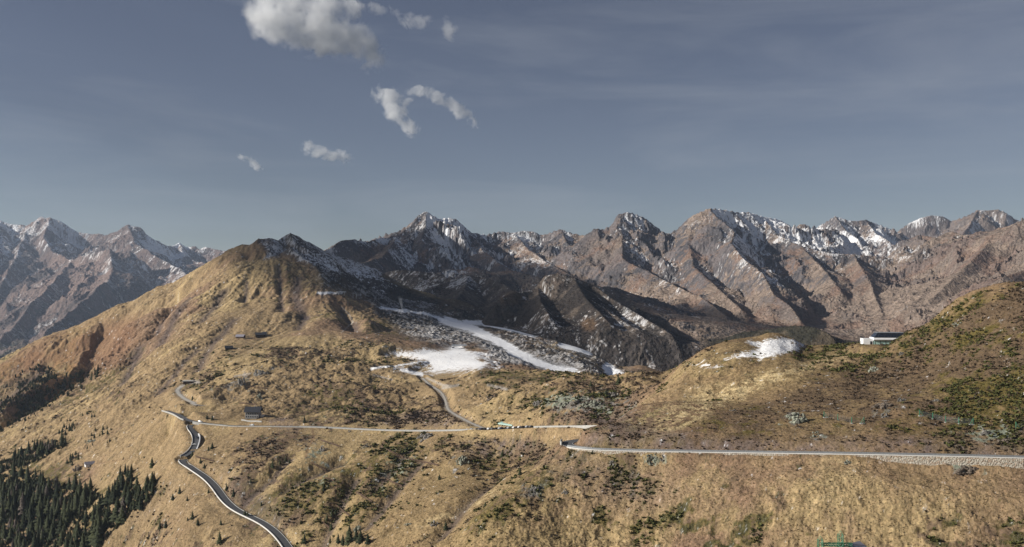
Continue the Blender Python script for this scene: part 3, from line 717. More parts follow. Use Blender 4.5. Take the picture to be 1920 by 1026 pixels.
# ---- mountains
VMX = np.repeat(MNT.px[None, :], MNT.rows, 0); VMY = HZ - MNT.Z / MNT.Y * F
zx, zy = MNT.grad(MNT.Z); sl = np.sqrt(zx ** 2 + zy ** 2)
zx0, zy0 = MNT.grad(upsample(MNT.Z[::6, ::6], MNT.rows, MNT.cols))
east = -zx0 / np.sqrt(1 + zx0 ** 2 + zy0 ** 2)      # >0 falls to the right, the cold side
mn1 = N(T15, XM, YM, 900, 0.3, 0.2); mn2 = N(T15, XM, YM, 260, 1.0, 0.6); mn3 = N(T12, XM, YM, 90, 0.5, 0.8)
alt = sstep(-40, 330, MNT.Z)
GR, ROCKB, ROCKD = C3(.232, .184, .150), C3(.146, .130, .130), C3(.084, .081, .087)
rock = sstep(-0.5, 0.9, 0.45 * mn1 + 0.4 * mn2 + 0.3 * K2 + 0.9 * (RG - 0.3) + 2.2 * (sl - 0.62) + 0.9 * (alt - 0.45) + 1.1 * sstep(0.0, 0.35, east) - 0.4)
tanb = 1.1 * blob(VMX, VMY, 1860, 480, 220, 90, -25, .8) + 0.8 * blob(VMX, VMY, 1600, 600, 200, 60) + 0.7 * blob(VMX, VMY, 1130, 468, 40, 30) + 0.7 * blob(VMX, VMY, 1390, 600, 60, 40) + 0.8 * blob(VMX, VMY, 700, 475, 50, 12, -20)
rock = np.clip(rock - 0.6 * tanb, 0, 1)
rc = mixc(np.broadcast_to(ROCKB, rock.shape + (3,)), ROCKD, sstep(-0.8, 1.0, mn2 + 0.7 * K2 + 1.6 * sstep(0.05, 0.3, east)))  # right-falling slopes get darker rock, their shade put into the colour
gc = np.broadcast_to(GR, rock.shape + (3,)) * (1 + 0.14 * np.clip(K2, -2, 2) + 0.1 * mn3)[..., None]
gc = mixc(gc, C3(.20, .14, .11), sstep(-0.3, 1.2, mn1 - 0.5 * mn2))
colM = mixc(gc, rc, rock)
nearK = 1 - sstep(1900, 2250, YM)
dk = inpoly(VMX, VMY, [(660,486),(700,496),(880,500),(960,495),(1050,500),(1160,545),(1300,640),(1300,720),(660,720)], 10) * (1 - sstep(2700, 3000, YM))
colM = mixc(colM, mixc(np.broadcast_to(C3(.055, .050, .048), rock.shape + (3,)), C3(.13, .110, .095), sstep(-0.3, 1.4, mn2 + 0.8 * K2)), dk * 0.92)  # valley knolls darkened, the shade over them painted into the albedo
colM = mixc(colM, C3(.20, .13, .08), 0.8 * blob(VMX, VMY, 1104, 608, 14, 12) + 0.6 * blob(VMX, VMY, 960, 560, 22, 12) + 0.5 * blob(VMX, VMY, 712, 543, 16, 5))  # brown patches standing in for sunlit spots amid the dark
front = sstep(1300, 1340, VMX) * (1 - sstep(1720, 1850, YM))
colM = mixc(colM, mixc(np.broadcast_to(C3(.035, .034, .026), rock.shape + (3,)), C3(.075, .062, .045), sstep(0, 1.2, mn2)), front)  # wooded hill darkened further to stand in for shade
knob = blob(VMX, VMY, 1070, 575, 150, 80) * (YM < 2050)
colM = colM * (1 - 0.45 * knob)[..., None] + C3(.020, .015, .011) * knob[..., None] * np.clip(mn2 + .5 * K2, 0, 2)[..., None]  # knoll albedo cut down to imitate half shade
K6 = MNT.lic(MNT.Z, TW, 1000, 9.0, 20)
sn = 0.5 * K6 + 0.3 * mn2 + 0.55 * N(TG, XM, YM, 420, .3, .6) + 0.4 * N(T15, XM, YM, 1500, 0.2, 0.3) - 0.5 * (RG - 0.3)
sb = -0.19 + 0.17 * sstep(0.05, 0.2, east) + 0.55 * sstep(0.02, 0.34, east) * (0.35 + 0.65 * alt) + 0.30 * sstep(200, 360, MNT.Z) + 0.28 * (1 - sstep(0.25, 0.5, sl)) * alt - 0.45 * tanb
sb += 0.30 * blob(VMX, VMY, 960, 460, 90, 30, 20) + 0.3 * blob(VMX, VMY, 1225, 480, 80, 20, 35) + 0.45 * blob(VMX, VMY, 1510, 440, 140, 26, 12) + 0.5 * blob(VMX, VMY, 1640, 466, 140, 22, 8) + 0.3 * blob(VMX, VMY, 840, 430, 30, 26) \
    + 0.62 * blob(VMX, VMY, 1425, 500, 34, 80, -32) + 0.40 * blob(VMX, VMY, 790, 480, 110, 40, 20) + 0.6 * blob(VMX, VMY, 1650, 435, 30, 18) + 0.55 * blob(VMX, VMY, 1735, 415, 40, 14) + 0.8 * blob(VMX, VMY, 842, 412, 16, 5) + 0.5 * blob(VMX, VMY, 1400, 425, 28, 12, 30) \
    + 0.08 * blob(VMX, VMY, 1150, 560, 150, 22, 28) - 0.35 * blob(VMX, VMY, 1560, 560, 120, 60)
sb = sb * (1 - 0.85 * dk) * (1 - front) - 0.1 * nearK - 0.5 * front
th = 1.45 - 2.0 * np.clip(sb, -.6, .9)
snowM = sstep(th - 0.45, th + 0.5, sn) * (0.62 + 0.3 * sstep(0.3, 0.7, sb))
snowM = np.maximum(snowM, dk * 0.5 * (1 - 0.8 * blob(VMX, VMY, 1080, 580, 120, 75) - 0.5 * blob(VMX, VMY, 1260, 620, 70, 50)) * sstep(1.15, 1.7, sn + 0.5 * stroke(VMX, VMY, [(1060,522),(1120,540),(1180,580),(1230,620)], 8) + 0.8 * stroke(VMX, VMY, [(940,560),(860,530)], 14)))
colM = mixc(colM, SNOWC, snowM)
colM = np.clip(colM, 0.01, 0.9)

# ---- far range on the left
VFX = np.repeat(FARS.px[None, :], FARS.rows, 0); VFY = HZ - FARS.Z / FARS.Y * F
zx, zy = FARS.grad(FARS.Z); sl = np.sqrt(zx ** 2 + zy ** 2)
east = -zx / np.sqrt(1 + zx ** 2 + zy ** 2)
fn1 = N(T15, XF, YF, 2000, 0.3, 0.2); fn2 = N(T15, XF, YF, 600, 1.0, 0.6); fn3 = N(T12, XF, YF, 250, 0.2, 0.6)
altf = sstep(-100, 620, FARS.Z)
colF = mixc(np.broadcast_to(C3(.15, .115, .105), sl.shape + (3,)), C3(.085, .072, .07), sstep(-0.8, 1, fn2 + 0.7 * J2))
colF = mixc(colF, C3(.24, .175, .15), 0.7 * sstep(0, 1.5, fn1 + 1.2 * blob(VFX, VFY, 150, 520, 70, 30, -30) + 0.3 * J2) * (1 - sstep(0, 0.3, east)))
colF = mixc(colF, C3(.045, .05, .035), (1 - sstep(-420, -230, FARS.Z)) * sstep(-0.6, 0.6, fn1 + 0.6 * fn2))
J3 = FARS.lic(FARS.Z, TW, 2600, 18.0, 18)
sbf = -0.12 + 0.55 * altf + 0.25 * sstep(0, 0.4, east) + 0.5 * blob(VFX, VFY, 300, 480, 60, 50, 40) + 0.4 * blob(VFX, VFY, 10, 450, 30, 40) + 0.4 * blob(VFX, VFY, 350, 465, 40, 14) + 0.4 * blob(VFX, VFY, 130, 470, 60, 14, 10)
th = 1.45 - 2.0 * np.clip(sbf, -.6, .9)
snowF = sstep(th - 0.5, th + 0.5, 0.45 * J3 + 0.3 * fn2 + 0.5 * N(TG, XF, YF, 1100, .2, .4) + 0.35 * fn1 - 0.4 * (GF - 0.3)) * (0.55 + 0.4 * sstep(0.4, 0.8, sbf))
colF = np.clip(mixc(colF, SNOWC, snowF), 0.01, 0.9)
# ------------------------------------------------------------------ ground meshes
def grid_mesh(name, sheet, colors, keep=None):
    R, Cn = sheet.rows, sheet.cols
    v = np.stack([sheet.X, sheet.Y, sheet.Z], -1).reshape(-1, 3).astype(np.float32)
    idx = np.arange(R * Cn, dtype=np.int32).reshape(R, Cn)
    q = np.stack([idx[:-1, :-1], idx[:-1, 1:], idx[1:, 1:], idx[1:, :-1]], -1).reshape(-1, 4)
    if keep is not None:
        k = keep[:-1, :-1].ravel()
        q = q[k]
        used = np.zeros(R * Cn, bool); used[q.ravel()] = True
        new = np.cumsum(used).astype(np.int32) - 1
        q = new[q]; v = v[used]
    else:
        used = np.ones(R * Cn, bool)
    me = bpy.data.meshes.new(name)
    me.vertices.add(len(v)); me.vertices.foreach_set('co', v.ravel())
    n = len(q)
    me.loops.add(n * 4); me.loops.foreach_set('vertex_index', q.ravel().astype(np.int32))
    me.polygons.add(n)
    me.polygons.foreach_set('loop_start', np.arange(0, n * 4, 4, dtype=np.int32))
    me.polygons.foreach_set('use_smooth', np.ones(n, bool))
    me.update()
    for an, arr in colors.items():
        at = me.attributes.new(an, 'FLOAT_COLOR', 'POINT')
        a = arr.reshape(-1, arr.shape[-1])[used]
        if a.shape[1] == 3:
            a = np.concatenate([a, np.ones((len(a), 1))], 1)
        at.data.foreach_set('color', a.astype(np.float32).ravel())
    o = bpy.data.objects.new(name, me)
    COL.objects.link(o)
    o['kind'] = 'structure'
    return o
# ------------------------------------------------------------------ materials
def nodes(name):
    m = bpy.data.materials.new(name); m.use_nodes = True
    t = m.node_tree; b = t.nodes['Principled BSDF']
    return m, t, b
def terrain_mat(name, s1, s2, bump, vary, speck=0.6):
    m, t, b = nodes(name)
    L = t.links.new
    at = t.nodes.new('ShaderNodeAttribute'); at.attribute_name = 'albedo'
    ge = t.nodes.new('ShaderNodeNewGeometry')
    n1 = t.nodes.new('ShaderNodeTexNoise'); n1.inputs['Scale'].default_value = s1; n1.inputs['Detail'].default_value = 4; n1.inputs['Roughness'].default_value = 0.7
    n2 = t.nodes.new('ShaderNodeTexVoronoi'); n2.inputs['Scale'].default_value = s2
    L(ge.outputs['Position'], n1.inputs['Vector']); L(ge.outputs['Position'], n2.inputs['Vector'])
    mr = t.nodes.new('ShaderNodeMapRange'); mr.inputs[1].default_value = 0.3; mr.inputs[2].default_value = 0.7; mr.inputs[3].default_value = 1 - vary; mr.inputs[4].default_value = 1 + vary
    L(n1.outputs['Fac'], mr.inputs[0])
    vo = t.nodes.new('ShaderNodeTexVoronoi'); vo.inputs['Scale'].default_value = s2 * 1.35
    L(ge.outputs['Position'], vo.inputs['Vector'])
    sx = t.nodes.new('ShaderNodeSeparateColor'); L(vo.outputs['Color'], sx.inputs[0])
    pr = t.nodes.new('ShaderNodeValToRGB'); e = pr.color_ramp.elements
    e[0].position = 0.0; e[0].color = (0.62, 0.58, 0.54, 1); e[1].position = 1.0; e[1].color = (1.30, 1.27, 1.2, 1)
    for p_, c_ in ((0.16, (0.78, 0.76, 0.70, 1)), (0.30, (0.95, 0.93, 0.9, 1)), (0.62, (1.02, 1.0, 1.0, 1)), (0.82, (1.16, 1.08, 1.06, 1))):
        k = e.new(p_); k.color = c_
    L(sx.outputs[0], pr.inputs[0])
    pm = t.nodes.new('ShaderNodeMixRGB'); pm.blend_type = 'MULTIPLY'; pm.inputs['Fac'].default_value = speck
    L(at.outputs['Color'], pm.inputs['Color1']); L(pr.outputs[0], pm.inputs['Color2'])
    vm = t.nodes.new('ShaderNodeVectorMath'); vm.operation = 'SCALE'
    L(pm.outputs[0], vm.inputs[0]); L(mr.outputs[0], vm.inputs['Scale'])
    # snow stays clean
    sp_ = t.nodes.new('ShaderNodeSeparateColor'); L(at.outputs['Color'], sp_.inputs[0])
    sm = t.nodes.new('ShaderNodeMapRange'); sm.inputs[1].default_value = 0.35; sm.inputs[2].default_value = 0.6
    L(sp_.outputs[2], sm.inputs[0])
    cm = t.nodes.new('ShaderNodeMixRGB'); L(sm.outputs[0], cm.inputs['Fac']); L(vm.outputs[0], cm.inputs['Color1']); L(at.outputs['Color'], cm.inputs['Color2'])
    L(cm.outputs[0], b.inputs['Base Color'])
    ad = t.nodes.new('ShaderNodeMath'); ad.operation = 'SUBTRACT'
    L(n1.outputs['Fac'], ad.inputs[0])
    mu = t.nodes.new('ShaderNodeMath'); mu.operation = 'MULTIPLY'; mu.inputs[1].default_value = 0.35
    L(n2.outputs['Distance'], mu.inputs[0]); L(mu.outputs[0], ad.inputs[1])
    bp = t.nodes.new('ShaderNodeBump'); bp.inputs['Strength'].default_value = 1.0; bp.inputs['Distance'].default_value = bump
    L(ad.outputs[0], bp.inputs['Height']); L(bp.outputs[0], b.inputs['Normal'])
    b.inputs['Roughness'].default_value = 0.95
    b.inputs['Specular IOR Level'].default_value = 0.08
    return m
MT_N = terrain_mat('alpine_turf', 0.45, 0.75, 0.55, 0.26, 0.85)
MT_M = terrain_mat('mountain_rock', 0.07, 0.12, 9.0, 0.28)
MT_F = terrain_mat('far_rock', 0.03, 0.05, 20.0, 0.24)
# the hill with the road on the right is one landform, the rest of the near ground another
spur = [(860,1120,415),(905,968,439),(960,925,449),(1058,842,471),(1082,820,478),(1115,800,490),(1180,770,525),(1220,735,582),(1251,697,640),(1262,690,700),(1270,690,2200)]
sp = np.array([P(*q)[:2] for q in spur])
pxs = sp[:, 0] / sp[:, 1] * F + 960
bx = np.interp(NEAR.y, sp[:, 1], pxs)
right = VPX >= bx[:, None]
for nm, k in (('right_hill', right), ('hillside', ~right)):
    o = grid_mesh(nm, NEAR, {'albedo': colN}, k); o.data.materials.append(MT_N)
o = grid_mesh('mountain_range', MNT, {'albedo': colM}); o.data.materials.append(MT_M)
o = grid_mesh('far_mountains', FARS, {'albedo': colF}); o.data.materials.append(MT_F)

# the deep valley floor under everything
zf = float(min(NEAR.Z.min(), MNT.Z.min(), FARS.Z.min())) - 6
n = 60; gx = np.linspace(-6800, 6800, n); gy = np.linspace(-250, 10600, n)
fv = [(x, y, zf + 3 * math.sin(x / 700) * math.cos(y / 900)) for y in gy for x in gx]
ff = [(r * n + c, r * n + c + 1, (r + 1) * n + c + 1, (r + 1) * n + c) for r in range(n - 1) for c in range(n - 1)]
me = bpy.data.meshes.new('valley_floor'); me.from_pydata(fv, [], ff)
vf = bpy.data.objects.new('valley_floor', me); COL.objects.link(vf); vf['kind'] = 'structure'
m_, t_, b_ = nodes('valley_meadow'); n_ = t_.nodes.new('ShaderNodeTexNoise'); n_.inputs['Scale'].default_value = .004; n_.inputs['Detail'].default_value = 8
g_ = t_.nodes.new('ShaderNodeNewGeometry'); r_ = t_.nodes.new('ShaderNodeValToRGB'); r_.color_ramp.elements[0].color = (.03, .04, .018, 1); r_.color_ramp.elements[1].color = (.20, .17, .09, 1)
r_.color_ramp.elements[0].position = .45; r_.color_ramp.elements[1].position = .62
t_.links.new(g_.outputs['Position'], n_.inputs['Vector']); t_.links.new(n_.outputs['Fac'], r_.inputs[0]); t_.links.new(r_.outputs[0], b_.inputs['Base Color']); b_.inputs['Roughness'].default_value = 1
me.materials.append(m_)
# ------------------------------------------------------------------ small builders
def plain(name, col, rough=0.8, vary=0.12, scale=3.0, metal=0.0, spec=0.3):
    m, t, b = nodes(name)
    L = t.links.new
    tc = t.nodes.new('ShaderNodeNewGeometry')
    n = t.nodes.new('ShaderNodeTexNoise'); n.inputs['Scale'].default_value = scale; n.inputs['Detail'].default_value = 4
    L(tc.outputs['Position'], n.inputs['Vector'])
    mr = t.nodes.new('ShaderNodeMapRange'); mr.inputs[1].default_value = 0.3; mr.inputs[2].default_value = 0.7; mr.inputs[3].default_value = 1 - vary; mr.inputs[4].default_value = 1 + vary
    L(n.outputs['Fac'], mr.inputs[0])
    vm = t.nodes.new('ShaderNodeVectorMath'); vm.operation = 'SCALE'; vm.inputs[0].default_value = col
    L(mr.outputs[0], vm.inputs['Scale']); L(vm.outputs[0], b.inputs['Base Color'])
    b.inputs['Roughness'].default_value = rough; b.inputs['Metallic'].default_value = metal; b.inputs['Specular IOR Level'].default_value = spec
    return m
MAT = {
 'asphalt': plain('asphalt', (.085, .088, .095), .9, .15, .6), 'gravel': plain('gravel', (.42, .40, .36), .95, .2, .8),
 'concrete': plain('concrete', (.40, .395, .375), .9, .14, .7), 'pale': plain('pale_plaster', (.66, .65, .62), .85, .06, .4), 'white': plain('white_paint', (.80, .81, .82), .5, .05, .4),
 'steel': plain('galvanised_steel', (.42, .44, .46), .45, .1, 2, .6), 'darksteel': plain('dark_steel', (.07, .075, .09), .5, .1, 2, .4), 'roof': plain('dark_roof', (.030, .033, .042), .7, .12, 1.2),
 'glass': plain('dark_glass', (.018, .024, .034), .08, .1, .5, 0, .6), 'green': plain('green_steel', (.055, .22, .135), .5, .12, 2), 'wood': plain('weathered_wood', (.115, .075, .052), .9, .25, 2),
 'darkwood': plain('dark_wood', (.05, .036, .028), .9, .2, 2), 'grey': plain('grey_render', (.30, .30, .30), .9, .08, .8), 'greenglass': plain('pale_green_sheet', (.36, .52, .47), .6, .08, .6),
 'rubber': plain('rubber', (.02, .02, .02), .8, .1, 3), 'bark': plain('bark', (.055, .042, .033), .95, .2, 2), 'greyroof': plain('grey_sheet_roof', (.26, .25, .29), .6, .06, 1),
 'white_line': plain('line_paint', (.7, .7, .68), .8, .1, 1), 'tunnel': plain('dark_opening', (.01, .01, .012), .9, .1, 1),
 'lamp': plain('headlamp_glass', (.7, .72, .75), .1, .02, 1, 0, .6),
}
def stone_mat():
    m, t, b = nodes('stone_masonry'); L = t.links.new
    g = t.nodes.new('ShaderNodeNewGeometry')
    v = t.nodes.new('ShaderNodeTexVoronoi'); v.inputs['Scale'].default_value = 1.5
    L(g.outputs['Position'], v.inputs['Vector'])
    s = t.nodes.new('ShaderNodeSeparateColor'); L(v.outputs['Color'], s.inputs[0])
    r = t.nodes.new('ShaderNodeValToRGB'); e = r.color_ramp.elements
    e[0].color = (.22, .20, .165, 1); e[1].color = (.52, .48, .41, 1); k = e.new(.5); k.color = (.37, .34, .28, 1); k = e.new(.12); k.color = (.40, .30, .22, 1)
    L(s.outputs[0], r.inputs[0]); L(r.outputs[0], b.inputs['Base Color']); b.inputs['Roughness'].default_value = .95
    bp = t.nodes.new('ShaderNodeBump'); bp.inputs['Distance'].default_value = .25; L(v.outputs['Distance'], bp.inputs['Height']); bp.invert = True; L(bp.outputs[0], b.inputs['Normal'])
    return m
MAT['stone'] = stone_mat()
MAT['netting'] = plain('wire_netting', (.16, .17, .17), .9, .05, 1, 0, .1)

class MB:
    def __init__(s): s.v = []; s.f = []
    def add(s, vs, fs):
        o = len(s.v); s.v += [tuple(v) for v in vs]; s.f += [tuple(i + o for i in f) for f in fs]; return s
    def box(s, c, d, rz=0.0, taper=1.0):
        x, y, z = d[0] / 2, d[1] / 2, d[2] / 2
        cs, sn = math.cos(rz), math.sin(rz); vs = []
        for k, q in ((-1, 1.0), (1, taper)):
            for a, b_ in ((-1, -1), (1, -1), (1, 1), (-1, 1)):
                px, py = a * x * q, b_ * y * q
                vs.append((c[0] + px * cs - py * sn, c[1] + px * sn + py * cs, c[2] + k * z))
        return s.add(vs, [(3, 2, 1, 0), (4, 5, 6, 7), (0, 1, 5, 4), (1, 2, 6, 5), (2, 3, 7, 6), (3, 0, 4, 7)])
    def tube(s, a, b_, r, n=6, r2=None):
        a, b_ = Vector(a), Vector(b_); r2 = r if r2 is None else r2
        d = (b_ - a).normalized(); u = d.orthogonal().normalized(); w = d.cross(u)
        vs = [a + (u * math.cos(t) + w * math.sin(t)) * r for t in [2 * math.pi * i / n for i in range(n)]]
        vs += [b_ + (u * math.cos(t) + w * math.sin(t)) * r2 for t in [2 * math.pi * i / n for i in range(n)]]
        fs = [(i, (i + 1) % n, n + (i + 1) % n, n + i) for i in range(n)] + [tuple(reversed(range(n))), tuple(range(n, 2 * n))]
        return s.add(vs, fs)
    def prism(s, prof, x0, x1):
        """profile in (y, z) swept along x"""
        n = len(prof)
        vs = [(x0, y, z) for y, z in prof] + [(x1, y, z) for y, z in prof]
        fs = [(i, (i + 1) % n, n + (i + 1) % n, n + i) for i in range(n)] + [tuple(reversed(range(n))), tuple(range(n, 2 * n))]
        return s.add(vs, fs)
    def build(s, name, mat, parent=None, smooth=False):
        me = bpy.data.meshes.new(name); me.from_pydata(s.v, [], s.f)
        bm = bmesh.new(); bm.from_mesh(me); bmesh.ops.recalc_face_normals(bm, faces=bm.faces); bm.to_mesh(me); bm.free()
        for p in me.polygons: p.use_smooth = smooth
        me.materials.append(mat if not isinstance(mat, str) else MAT[mat])
        o = bpy.data.objects.new(name, me); COL.objects.link(o)
        if parent: o.parent = parent
        return o
def tag(o, label, cat, group=None, kind=None):
    o['label'] = label; o['category'] = cat
    if group: o['group'] = group
    if kind: o['kind'] = kind
    return o
def thing(name, label, cat, loc, rz=0.0, group=None):
    o = bpy.data.objects.new(name, None); COL.objects.link(o)
    o.empty_display_size = 1; o.location = loc; o.rotation_euler = (0, 0, rz)
    return tag(o, label, cat, group)
def copy_tree(o, parent=None):
    c = o.copy(); COL.objects.link(c); c.parent = parent
    for ch in list(o.children): copy_tree(ch, c)
    return c
def relabel(o, label, group=None):
    o['label'] = label
    if group: o['group'] = group

# ------------------------------------------------------------------ roads
def tang(ln):
    t = np.gradient(ln[:, :2], axis=0); t /= np.linalg.norm(t, axis=1)[:, None] + 1e-9
    return t
def ribbon(name, ln, w, mat, zoff=0.06, off=0.0, kind=True):
    t = tang(ln); nrm = np.stack([-t[:, 1], t[:, 0]], 1)
    mb = MB(); vs = []
    for p, q in zip(ln, nrm):
        for k in (-1, 0, 1):
            vs.append((p[0] + q[0] * (off + k * w / 2), p[1] + q[1] * (off + k * w / 2), p[2] + zoff + (0.04 if k == 0 else 0)))
    fs = []
    for i in range(len(ln) - 1):
        a = i * 3
        fs += [(a, a + 1, a + 4, a + 3), (a + 1, a + 2, a + 5, a + 4)]
    mb.add(vs, fs); o = mb.build(name, mat, smooth=True)
    if kind: o['kind'] = 'structure'
    return o
def wall_strip(mb, ln, off, th, h0, h1):
    """a wall along a line: offset sideways, thickness, bottom and top heights (numbers or arrays)"""
    t = tang(ln); nrm = np.stack([-t[:, 1], t[:, 0]], 1); n = len(ln)
    h0 = np.broadcast_to(h0, n); h1 = np.broadcast_to(h1, n); vs = []
    for i in range(n):
        p, q = ln[i], nrm[i]
        for o_, z in ((off, h0[i]), (off, h1[i]), (off + th, h1[i]), (off + th, h0[i])):
            vs.append((p[0] + q[0] * o_, p[1] + q[1] * o_, p[2] + z))
    fs = [(0, 1, 2, 3), tuple(4 * (n - 1) + k for k in (3, 2, 1, 0))]
    for i in range(n - 1):
        a = i * 4
        for k in range(4):
            fs.append((a + k, a + (k + 1) % 4, a + 4 + (k + 1) % 4, a + 4 + k))
    mb.add(vs, fs)
def cut(ln, px0, px1, y0=0, y1=9e9):
    px = ln[:, 0] / ln[:, 1] * F + 960
    return ln[(px >= min(px0, px1)) & (px <= max(px0, px1)) & (ln[:, 1] >= y0) & (ln[:, 1] <= y1)]
LRd = dense(LR[::2], 2.0)
for ln, w in ((LR, 6.4), (LM, 5.6), (LL, 6.2)):
    ribbon('road', ln, w, 'asphalt')
for ln, w in ((LU, 3.6), (LT, 2.0)):
    ribbon('gravel_track', ln, w, 'gravel')
# LR runs from right to left: left-hand normal points ... outer (valley) side found by ground height
def outer_sign(ln):
    i = len(ln) // 2; t = tang(ln)[i]
    a = NEAR.ground(ln[i, 0] - t[1] * 12, ln[i, 1] + t[0] * 12); b_ = NEAR.ground(ln[i, 0] + t[1] * 12, ln[i, 1] - t[0] * 12)
    return 1 if a < b_ else -1
near_part = cut(LRd, 1050, 2080, 0, 486)
sN = outer_sign(near_part)
def railing(ln, sgn, label, off, step, rail_h=1.05):
    g = thing('guardrail', label, 'guardrail', tuple(ln[0]))
    base = Vector(ln[0]); loc = ln - ln[0]
    for z0, z1 in ((0.58, 0.98), (1.12, 1.24)):
        mb = MB(); wall_strip(mb, loc, sgn * off, sgn * 0.10, z0, z1); mb.build('rail', 'steel', g)
    s = np.concatenate([[0], np.cumsum(np.linalg.norm(np.diff(ln[:, :2], axis=0), axis=1))])
    n = int(s[-1] / step); t = tang(ln)
    post = MB().box((0, 0, 0.55), (0.16, 0.16, 1.5)).build('post', 'darksteel', g)
    for k in range(n):
        x = np.interp(k * step, s, loc[:, 0]); y = np.interp(k * step, s, loc[:, 1]); z = np.interp(k * step, s, loc[:, 2])
        j = min(int(np.searchsorted(s, k * step)), len(t) - 1)
        o = post if k == 0 else post.copy()
        if k: COL.objects.link(o); o.parent = g
        q = off - 0.11
        o.location = (x - t[j][1] * sgn * q, y + t[j][0] * sgn * q, z)
    return g
vis_near = cut(LRd, 1052, 1990, 0, 474)
railing(vis_near, sN, 'long steel guardrail with dark posts along the near road on the right', 3.5, 2.35)
# stone retaining wall below the near road, with a pale concrete coping
mb = MB(); wall_strip(mb, vis_near, sN * 3.2, sN * 0.75, -6.5, -0.02)
tag(mb.build('retaining_wall', 'stone'), 'long stone retaining wall carrying the near road on the right', 'retaining wall')
mb = MB(); wall_strip(mb, vis_near, sN * 3.15, sN * 0.9, 0.0, 0.34)
tag(mb.build('coping', 'pale'), 'pale concrete coping under the guardrail of the near road', 'coping')
bend = cut(LRd, 1040, 1066, 468, 500)
mb = MB(); wall_strip(mb, bend, sN * 3.2, sN * 0.5, -3.5, 1.7)
tag(mb.build('bend_wall', 'concrete'), 'grey wall curving round the outside of the hairpin bend', 'wall')
# wall and railing along the middle road
mid = cut(LRd, 300, 1135, 620, 960)
sM = outer_sign(mid)
m1 = cut(mid, 1006, 1135); m2 = cut(mid, 425, 890); m3 = cut(mid, 366, 432); m4 = cut(mid, 306, 352)
for ln, nm, lab, h0, h1 in ((m1, 'parapet_wall', 'pale low parapet on the road above the tan embankment', -1.5, 1.1), (m2, 'parapet_wall', 'very long pale parapet along the level road across the mid slope', -1.4, 0.65),
                            (m3, 'parapet_wall', 'short pale parapet right of the road junction', -1.5, 1.0), (m4, 'parapet_wall', 'pale parapet at the end of the upper bend, left of the junction', -2.2, 1.2)):
    mb = MB(); wall_strip(mb, ln, sM * 3.3, sM * 0.45, h0, h1)
    tag(mb.build(nm, 'concrete'), lab, 'parapet')
railing(cut(mid, 560, 905), sM, 'thin steel guardrail behind the long mid slope parapet', 2.9, 4.0)
# pale rubble aprons under the mid road
for (pxa, pxb, h, lab) in ((640, 700, 4.0, 'pale rubble wall patch under the mid slope road'), (700, 745, 3.0, 'greyish rubble apron beside the pale wall patch on the mid slope road')):
    ln = cut(mid, pxa, pxb); q = np.linspace(0, 1, len(ln))
    mb = MB(); wall_strip(mb, ln, sM * 3.6, sM * 0.5, -h * np.sin(np.pi * q) ** 0.6 - .9, -0.9)
    tag(mb.build('rubble_wall', 'stone'), lab, 'retaining wall')
# the steep lower roads and their white walls
sL = outer_sign(LL)
LLd = smooth_line(dense(LL[::2], 2.0), 7)
n = len(LLd); q = np.linspace(0, 1, n); px = LLd[:, 0] / LLd[:, 1] * F + 960
dep = -1.4 - 2.6 * np.exp(-((px - 432) / 14) ** 2) * (q > .3) - 0.8 * (px < 400)
mb = MB(); wall_strip(mb, LLd, sL * 3.1, sL * 0.5, dep, 0.8)
tag(mb.build('parapet_wall', 'pale'), 'white wall curving along the valley side of the lower road', 'parapet')
mb = MB(); wall_strip(mb, LLd, -sL * 3.3, -sL * 0.3, -0.4, 0.28)
tag(mb.build('road_kerb', 'concrete'), 'low grey kerb on the uphill side of the lower road', 'kerb')
sB = outer_sign(LM)
LMd = smooth_line(dense(LM[::2], 2.0), 7)
mb = MB(); wall_strip(mb, LMd, sB * 2.8, sB * 0.4, -1.4, 0.8)
tag(mb.build('parapet_wall', 'pale'), 'white parapet on the left of the short dark road below the junction', 'parapet')
w_ = LMd[len(LMd) // 3: len(LMd) * 3 // 4]
mb = MB(); wall_strip(mb, w_, -sB * 2.9, -sB * 0.8, -0.5, 2.6 * np.sin(np.linspace(0.25, np.pi, len(w_))))
tag(mb.build('bank_wall', 'white'), 'bright white wall holding the bank beside the short dark road', 'retaining wall')
# white edge lines of the near road
for nm, off in (('road_marking', 2.9), ('road_marking', -2.9)):
    ribbon(nm, cut(LRd, 1040, 2080, 0, 500), 0.14, 'white_line', 0.10, off)

# ------------------------------------------------------------------ buildings
def site(px, py, y0=None, y1=None):
    return NEAR.hit(px, py, y0, y1)
def house():
    p = site(475, 783, 815, 900)
    p.z -= 0.3
    t = thing('roadside_house', 'grey walled house with a long dark roof above the mid slope road', 'house', p, math.radians(-4))
    MB().box((0, 0, 3.0), (12.6, 8, 6.6)).build('wall', 'grey', t)
    rf = MB().prism([(-5.2, 5.7), (0, 10.0), (5.2, 5.7), (5.2, 6.1), (0, 10.45), (-5.2, 6.1)], -7.6, 8.2).build('roof', 'roof', t)
    MB().box((1.5, 1.0, 10.3), (0.8, 0.8, 1.8)).build('chimney', 'grey', rf)
    MB().prism([(-3.9, 6.25), (0, 9.6), (3.9, 6.25)], -6.2, 6.2).build('gable', 'darkwood', t)
    for r in range(2):
        for k in range(6):
            w = MB().box((-5.2 + k * 2.08, -4.02, 1.5 + r * 2.6), (0.95, 0.16, 1.3)).build('window', 'glass', t)
            MB().box((-5.2 + k * 2.08, -4.06, 0.78 + r * 2.6), (1.15, 0.22, 0.12)).build('sill', 'pale', w)
    MB().box((5.1, -4.03, 0.9), (1.1, 0.2, 2.2)).build('door', 'darkwood', t)
    ws = MB().box((8.4, 1.0, 1.4), (2.6, 4.0, 2.8)).build('side_wall', 'pale', t)
    return p
HOUSE = house()
